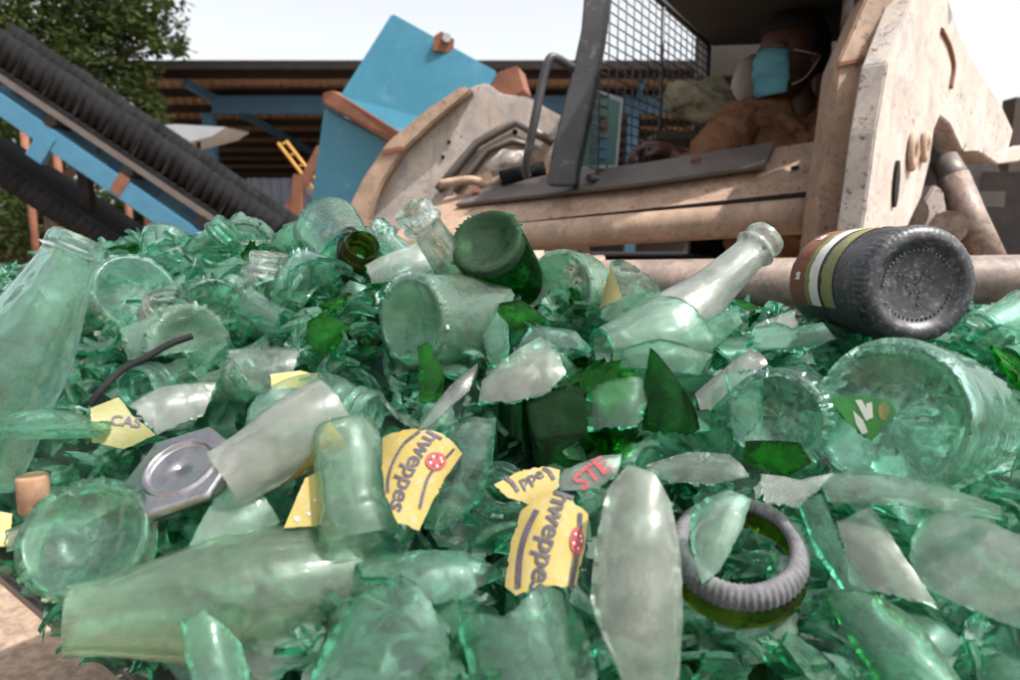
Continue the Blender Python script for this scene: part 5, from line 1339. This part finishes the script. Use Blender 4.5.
for i in range(int(L / .8)):
    bm = bmesh.new(); p = a + d * (.4 + .8 * i) - up * .12; tube(bm, [p, p + Vector((0, .7, 0))], .055, 14); under(from_bm('roller', bm, M['darkmetal']), cv)
a2, b2, d2, up2 = run('return_belt', (-5, 155), (160, 262), YC + .2, .20, M['rubber'], sgn=-1)
A, B = at(0, 104, YC), at(205, 246, YC); A, B = A + (A - B) * .3, B + (B - A) * .25; dd = (B - A).normalized(); uu = Vector((0, 1, 0)).cross(dd); uu = uu if uu.z > 0 else -uu
for yy in (0, .62):
    bm = bmesh.new(); prism(bm, [A - uu * .10, B - uu * .10, B + uu * .085, A + uu * .085], (0, .10, 0), bevel=.008)
    for v in bm.verts: v.co.y += yy
    under(from_bm('main_beam', bm, M['beam_blue']), cv)
for px, py in ((46, 152), (100, 200)):
    bm = bmesh.new(); p = on(px, py, (0, YC, 0), Vector((0, 1, 0))); prism(bm, [p - dd * .14 - uu * .12, p + dd * .02 - uu * .12, p + dd * .02 + uu * .14, p - dd * .14 + uu * .14], (0, .08, 0))
    for v in bm.verts: v.co.y -= .012
    if px == 46: under(from_bm('beam_bracket', bm, M['beam_blue']), cv)
    else: bm.free()
bm = bmesh.new(); p = on(121, 184, (0, YC, 0), Vector((0, 1, 0))); prism(bm, [p - dd * .06 - uu * .102, p + dd * .05 - uu * .102, p + dd * .05 + uu * .087, p - dd * .06 + uu * .087], (0, -.006, 0)); under(from_bm('splice_plate', bm, M['rust']), cv)
for px, py in ((20, 92), (60, 122), (122, 168), (196, 214)):
    bm = bmesh.new(); p = on(px, py, (0, YC, 0), Vector((0, 1, 0))); bar(bm, p - uu * .12 + Vector((0, .3, 0)), p + uu * .12 + Vector((0, .3, 0)), .09, .5); under(from_bm('roller_stand', bm, M['shed_blue']), cv)
for px in (-60, 60, 170):
    bm = bmesh.new(); p = on(px, 104 + px * .69 + 10, (0, YC, 0), Vector((0, 1, 0))); 
    bar(bm, (p.x, YC + .35, 0), (p.x, YC + .35, p.z), .10, .10); under(from_bm('leg', bm, M['darkmetal']), cv)

# ================================================================== shed
sh_ = empty('open_shed', (0, 18, 0)); tag(sh_, 'long open shed with a brown ribbed roof on blue girders behind everything', 'shed')
YF, YB = 14.0, 24.0
xl = at(128, 64, YF).x; zf = at(300, 68, YF).z; zb = at(300, 168, YB).z
rl = lambda y: lerp(zf, zb, (y - YF) / (YB - YF))
bm = bmesh.new(); n = 150; prev = None; X1 = 7.6; XB = -12.2; xs_ = lambda y: lerp(xl, XB, (y - YF) / (YB - YF))
for i in range(n * 2):
    x = lerp(xl, X1, i / (n * 2 - 1)); dz = .02 * math.sin(x * 2 * math.pi / .2)
    xb = lerp(XB, X1, i / (n * 2 - 1)); row = [bm.verts.new((x, YF - .3, rl(YF - .3) + dz)), bm.verts.new((xb, YB, rl(YB) + dz))]
    if prev: bm.faces.new((prev[0], row[0], row[1], prev[1]))
    prev = row
o = under(from_bm('roof', bm, M['roofunder']), sh_); md = o.modifiers.new('t', 'SOLIDIFY'); md.thickness = .01
bm = bmesh.new(); box(bm, ((xl + X1) / 2, YF - .34, rl(YF) - .02), (X1 - xl, .04, .16)); under(from_bm('eave_board', bm, M['darkmetal']), sh_)
for i in range(9):
    y = lerp(YF, YB - .3, i / 8); bm = bmesh.new(); box(bm, ((xs_(y) + X1) / 2, y, rl(y) - .12), (X1 - xs_(y), .08, .16)); under(from_bm('purlin', bm, M['darkmetal']), sh_)
bm = bmesh.new(); box(bm, ((xl + X1) / 2 + .6, YF + 1.0, rl(YF + 1) - .42), (X1 - xl - 1.2, .14, .36)); under(from_bm('girder', bm, M['shed_blue']), sh_)
for x in (xl + 1.1, -2.6, 2.6, 7.2):
    bm = bmesh.new(); bar(bm, (x, YF + 1.0, 0), (x, YF + 1.0, rl(YF + 1) - .6), .22, .22); under(from_bm('post', bm, M['shed_blue']), sh_)
    bm = bmesh.new(); bar(bm, (x, YF, rl(YF) - .28), (x + 1.2, YB - .2, rl(YB) - .32), .10, .16); under(from_bm('rafter', bm, M['shed_blue']), sh_)
bm = bmesh.new(); box(bm, ((-11.0 + X1) / 2, YB - .1, zb / 2 - .1), (X1 + 11.0, .1, zb)); under(from_bm('rear_wall', bm, M['wallbrown']), sh_)
bm = bmesh.new(); prev = None
for i in range(80):
    x = lerp(-6.2, -3.6, i / 79); y = 16.4 + .04 * math.sin(i * .9); row = [bm.verts.new((x, y, 0)), bm.verts.new((x, y, at(280, 178, 16.4).z))]
    if prev: bm.faces.new((prev[0], row[0], row[1], prev[1]))
    prev = row
o = from_bm('corrugated_screen', bm, M['bluesheet']); md = o.modifiers.new('t', 'SOLIDIFY'); md.thickness = .01; tag(o, 'faded blue corrugated screen standing inside the open shed', 'screen')

# ragged canopy sheets by the conveyor
for i, (poly, off, lab) in enumerate((([(118, 128), (176, 124), (226, 127), (212, 136), (165, 148), (140, 142)], (.3, 1.4, .25), 'grey sheet metal canopy poking out beside the conveyor'),)):
    bm = bmesh.new(); prism(bm, [at(x, y, 10) for x, y in poly], (0, .9, .06)); o = from_bm('canopy_sheet', bm, M['sheet']); tag(o, lab, 'canopy')
bm = bmesh.new()
for a_, b_ in (((198, 128), (203, 250)), ((176, 145), (198, 160)), ((160, 140), (160, 250))): tube(bm, [at(*a_, 10.2), at(*b_, 10.2)], .03, 6)
o = from_bm('support_frame', bm, M['darkmetal']); o.parent = bpy.data.objects['canopy_sheet']
# yellow ladder, rusty A frame
yl = empty('yellow_ladder', at(300, 200, 11)); tag(yl, 'short yellow steel ladder leaning inside the shed', 'ladder')
for a_, b_ in (((278, 143), (322, 200)), ((286, 141), (330, 198))):
    bm = bmesh.new(); tube(bm, [at(*a_, 11), at(*b_, 11)], .028, 8); under(from_bm('rail', bm, M['yellowsteel']), yl)
for k in range(6):
    t = k / 5.0; bm = bmesh.new(); tube(bm, [at(lerp(280, 322, t), lerp(145, 200, t), 11), at(lerp(287, 330, t), lerp(142, 198, t), 11)], .02, 6); under(from_bm('rung', bm, M['yellowsteel']), yl)
af = empty('rusty_trestle', (-2.6, 8, 0)); tag(af, 'rusty brown trestle of crossed steel posts between conveyor and hopper', 'trestle')
for a_, b_, w_ in (((322, 148), (262, 262), .10), ((300, 175), (292, 262), .12), ((296, 178), (345, 225), .06)):
    bm = bmesh.new(); p, q = at(*a_, 8), at(*b_, 8)
    q2 = q + (q - p) * (q.z / max(.01, p.z - q.z)) if w_ > .07 else q
    bar(bm, p, q2, w_, w_); under(from_bm('post', bm, M['rust'] if w_ > .07 else M['steel']), af)
# rusty posts at the far left
for i, (px, lab) in enumerate(((36, 'brown pipe post standing under the conveyor nearest the picture edge'), (66, 'brown pipe post standing second under the conveyor'), (132, 'brown pipe post below the splice plate of the blue beam'), (150, 'thin brown post behind the lower end of the blue beam'))):
    bm = bmesh.new(); p = at(px, 250, 9.5 + i * .3); tube(bm, [(p.x, p.y, 0), (p.x, p.y, at(px, 120 + 12 * i, 9.5 + i * .3).z)], .05, 8); tag(from_bm('pipe_post', bm, M['rust']), lab, 'post')
# yard wall
bm = bmesh.new(); box(bm, (-9, 27, 1.0), (26, .2, 2.0)); tag(from_bm('yard_wall', bm, M['wallbrown']), 'low dark brown yard wall beyond the conveyor', 'wall')
bm = bmesh.new(); box(bm, (8.35, 9.5, 1.5), (3.3, .25, 2.95)); o = from_bm('dark_panel', bm, M['wallbrown']); tag(o, 'tall dark wall panel behind the loader arm', 'wall')

# ================================================================== trees
def tree(name, base, blobs, nleaf, size, mat, label, seed, trunk_r=.22, group=None):
    r = random.Random(seed); root = empty(name, base); tag(root, label, 'tree' if name == 'tree' else 'shrub', group)
    bm = bmesh.new(); top = Vector(blobs[0][0])
    B0 = Vector(base); tube(bm, smoothpath([B0, B0.lerp(top, .4) + Vector((.15, 0, 0)), B0.lerp(top, .75), top], 4), [trunk_r * (1 - .8 * k / 12) for k in range(13)], 12)
    for c, rad, _ in blobs[1:]:
        s = B0.lerp(top, r.uniform(.35, .7)); tube(bm, smoothpath([s, s.lerp(Vector(c), .5) + Vector((0, 0, .15)), Vector(c)], 4), [trunk_r * .4 * (1 - .8 * k / 8) for k in range(9)], 8)
    under(from_bm('trunk', bm, M['bark']), root)
    bm = bmesh.new(); tot = sum(b[2] for b in blobs)
    for c, rad, wgt in blobs:
        nc = max(4, int(26 * wgt)); cl = []
        for _ in range(nc):
            v = Vector((r.gauss(0, 1), r.gauss(0, 1), r.gauss(0, 1))).normalized() * r.random() ** .4; cl.append(Vector(c) + Vector((v.x * rad[0], v.y * rad[1], v.z * rad[2])))
        for _ in range(int(nleaf * wgt / tot)):
            q = r.choice(cl) + Vector((r.gauss(0, 1), r.gauss(0, 1), r.gauss(0, .8))) * min(rad) * .30
            sz = size * r.uniform(.6, 1.4); u = Vector((r.gauss(0, 1), r.gauss(0, 1), r.gauss(0, .6))).normalized(); v = u.orthogonal().normalized() * .45
            f = bm.faces.new([bm.verts.new(q + u * sz), bm.verts.new(q + v * sz), bm.verts.new(q - u * sz), bm.verts.new(q - v * sz)])
    under(from_bm('crown', bm, mat), root); return root
T = lambda px, py, Y: tuple(at(px, py, Y))
tree('tree', (-8.2, 12.5, 0), [(T(20, 0, 12), (1.5, 1.4, 1.2), 1.6), (T(80, 20, 12), (1.0, 1.0, .8), 1.2), (T(130, 10, 12), (.75, .8, .45), .7), (T(155, 40, 12), (.5, .5, .28), .3), (T(100, 75, 12), (.9, .8, .6), .9), (T(30, 80, 12), (1.3, 1.2, 1.0), 1.4), (T(90, -50, 12), (1.5, 1.3, .8), 1.2), (T(135, 115, 12), (.5, .5, .35), .3), (T(85, 120, 12), (.8, .8, .5), .5)], 19000, .06, M['leaf'], 'big dark leafy tree rising behind the conveyor', 5, .30)
tree('tree', (-16, 21, 0), [(T(20, 150, 20), (1.8, 1.5, 1.4), 1), (T(80, 215, 20), (1.8, 1.5, .9), 1), (T(-40, 180, 20), (1.8, 1.5, 1.8), 1)], 8000, .12, M['leaf2'], 'smaller tree seen through the gap under the blue beam', 6, .2)
for i, (px, s) in enumerate(((30, 1.1), (105, .9), (165, .8))):
    p = at(px, 240, 16 + i); tree('shrub', (p.x, 16 + i, 0), [((p.x, 16 + i, 1.0 * s), (1.2 * s, .9, .8 * s), 1), ((p.x + .6, 16 + i, 1.4 * s), (.8 * s, .8, .6 * s), .7)], 2500, .08, M['leaf2'],
         ['wide low shrub at the far left under the conveyor', 'round shrub beneath the blue beam', 'small shrub beside the shed end'][i], 30 + i, .06, None)
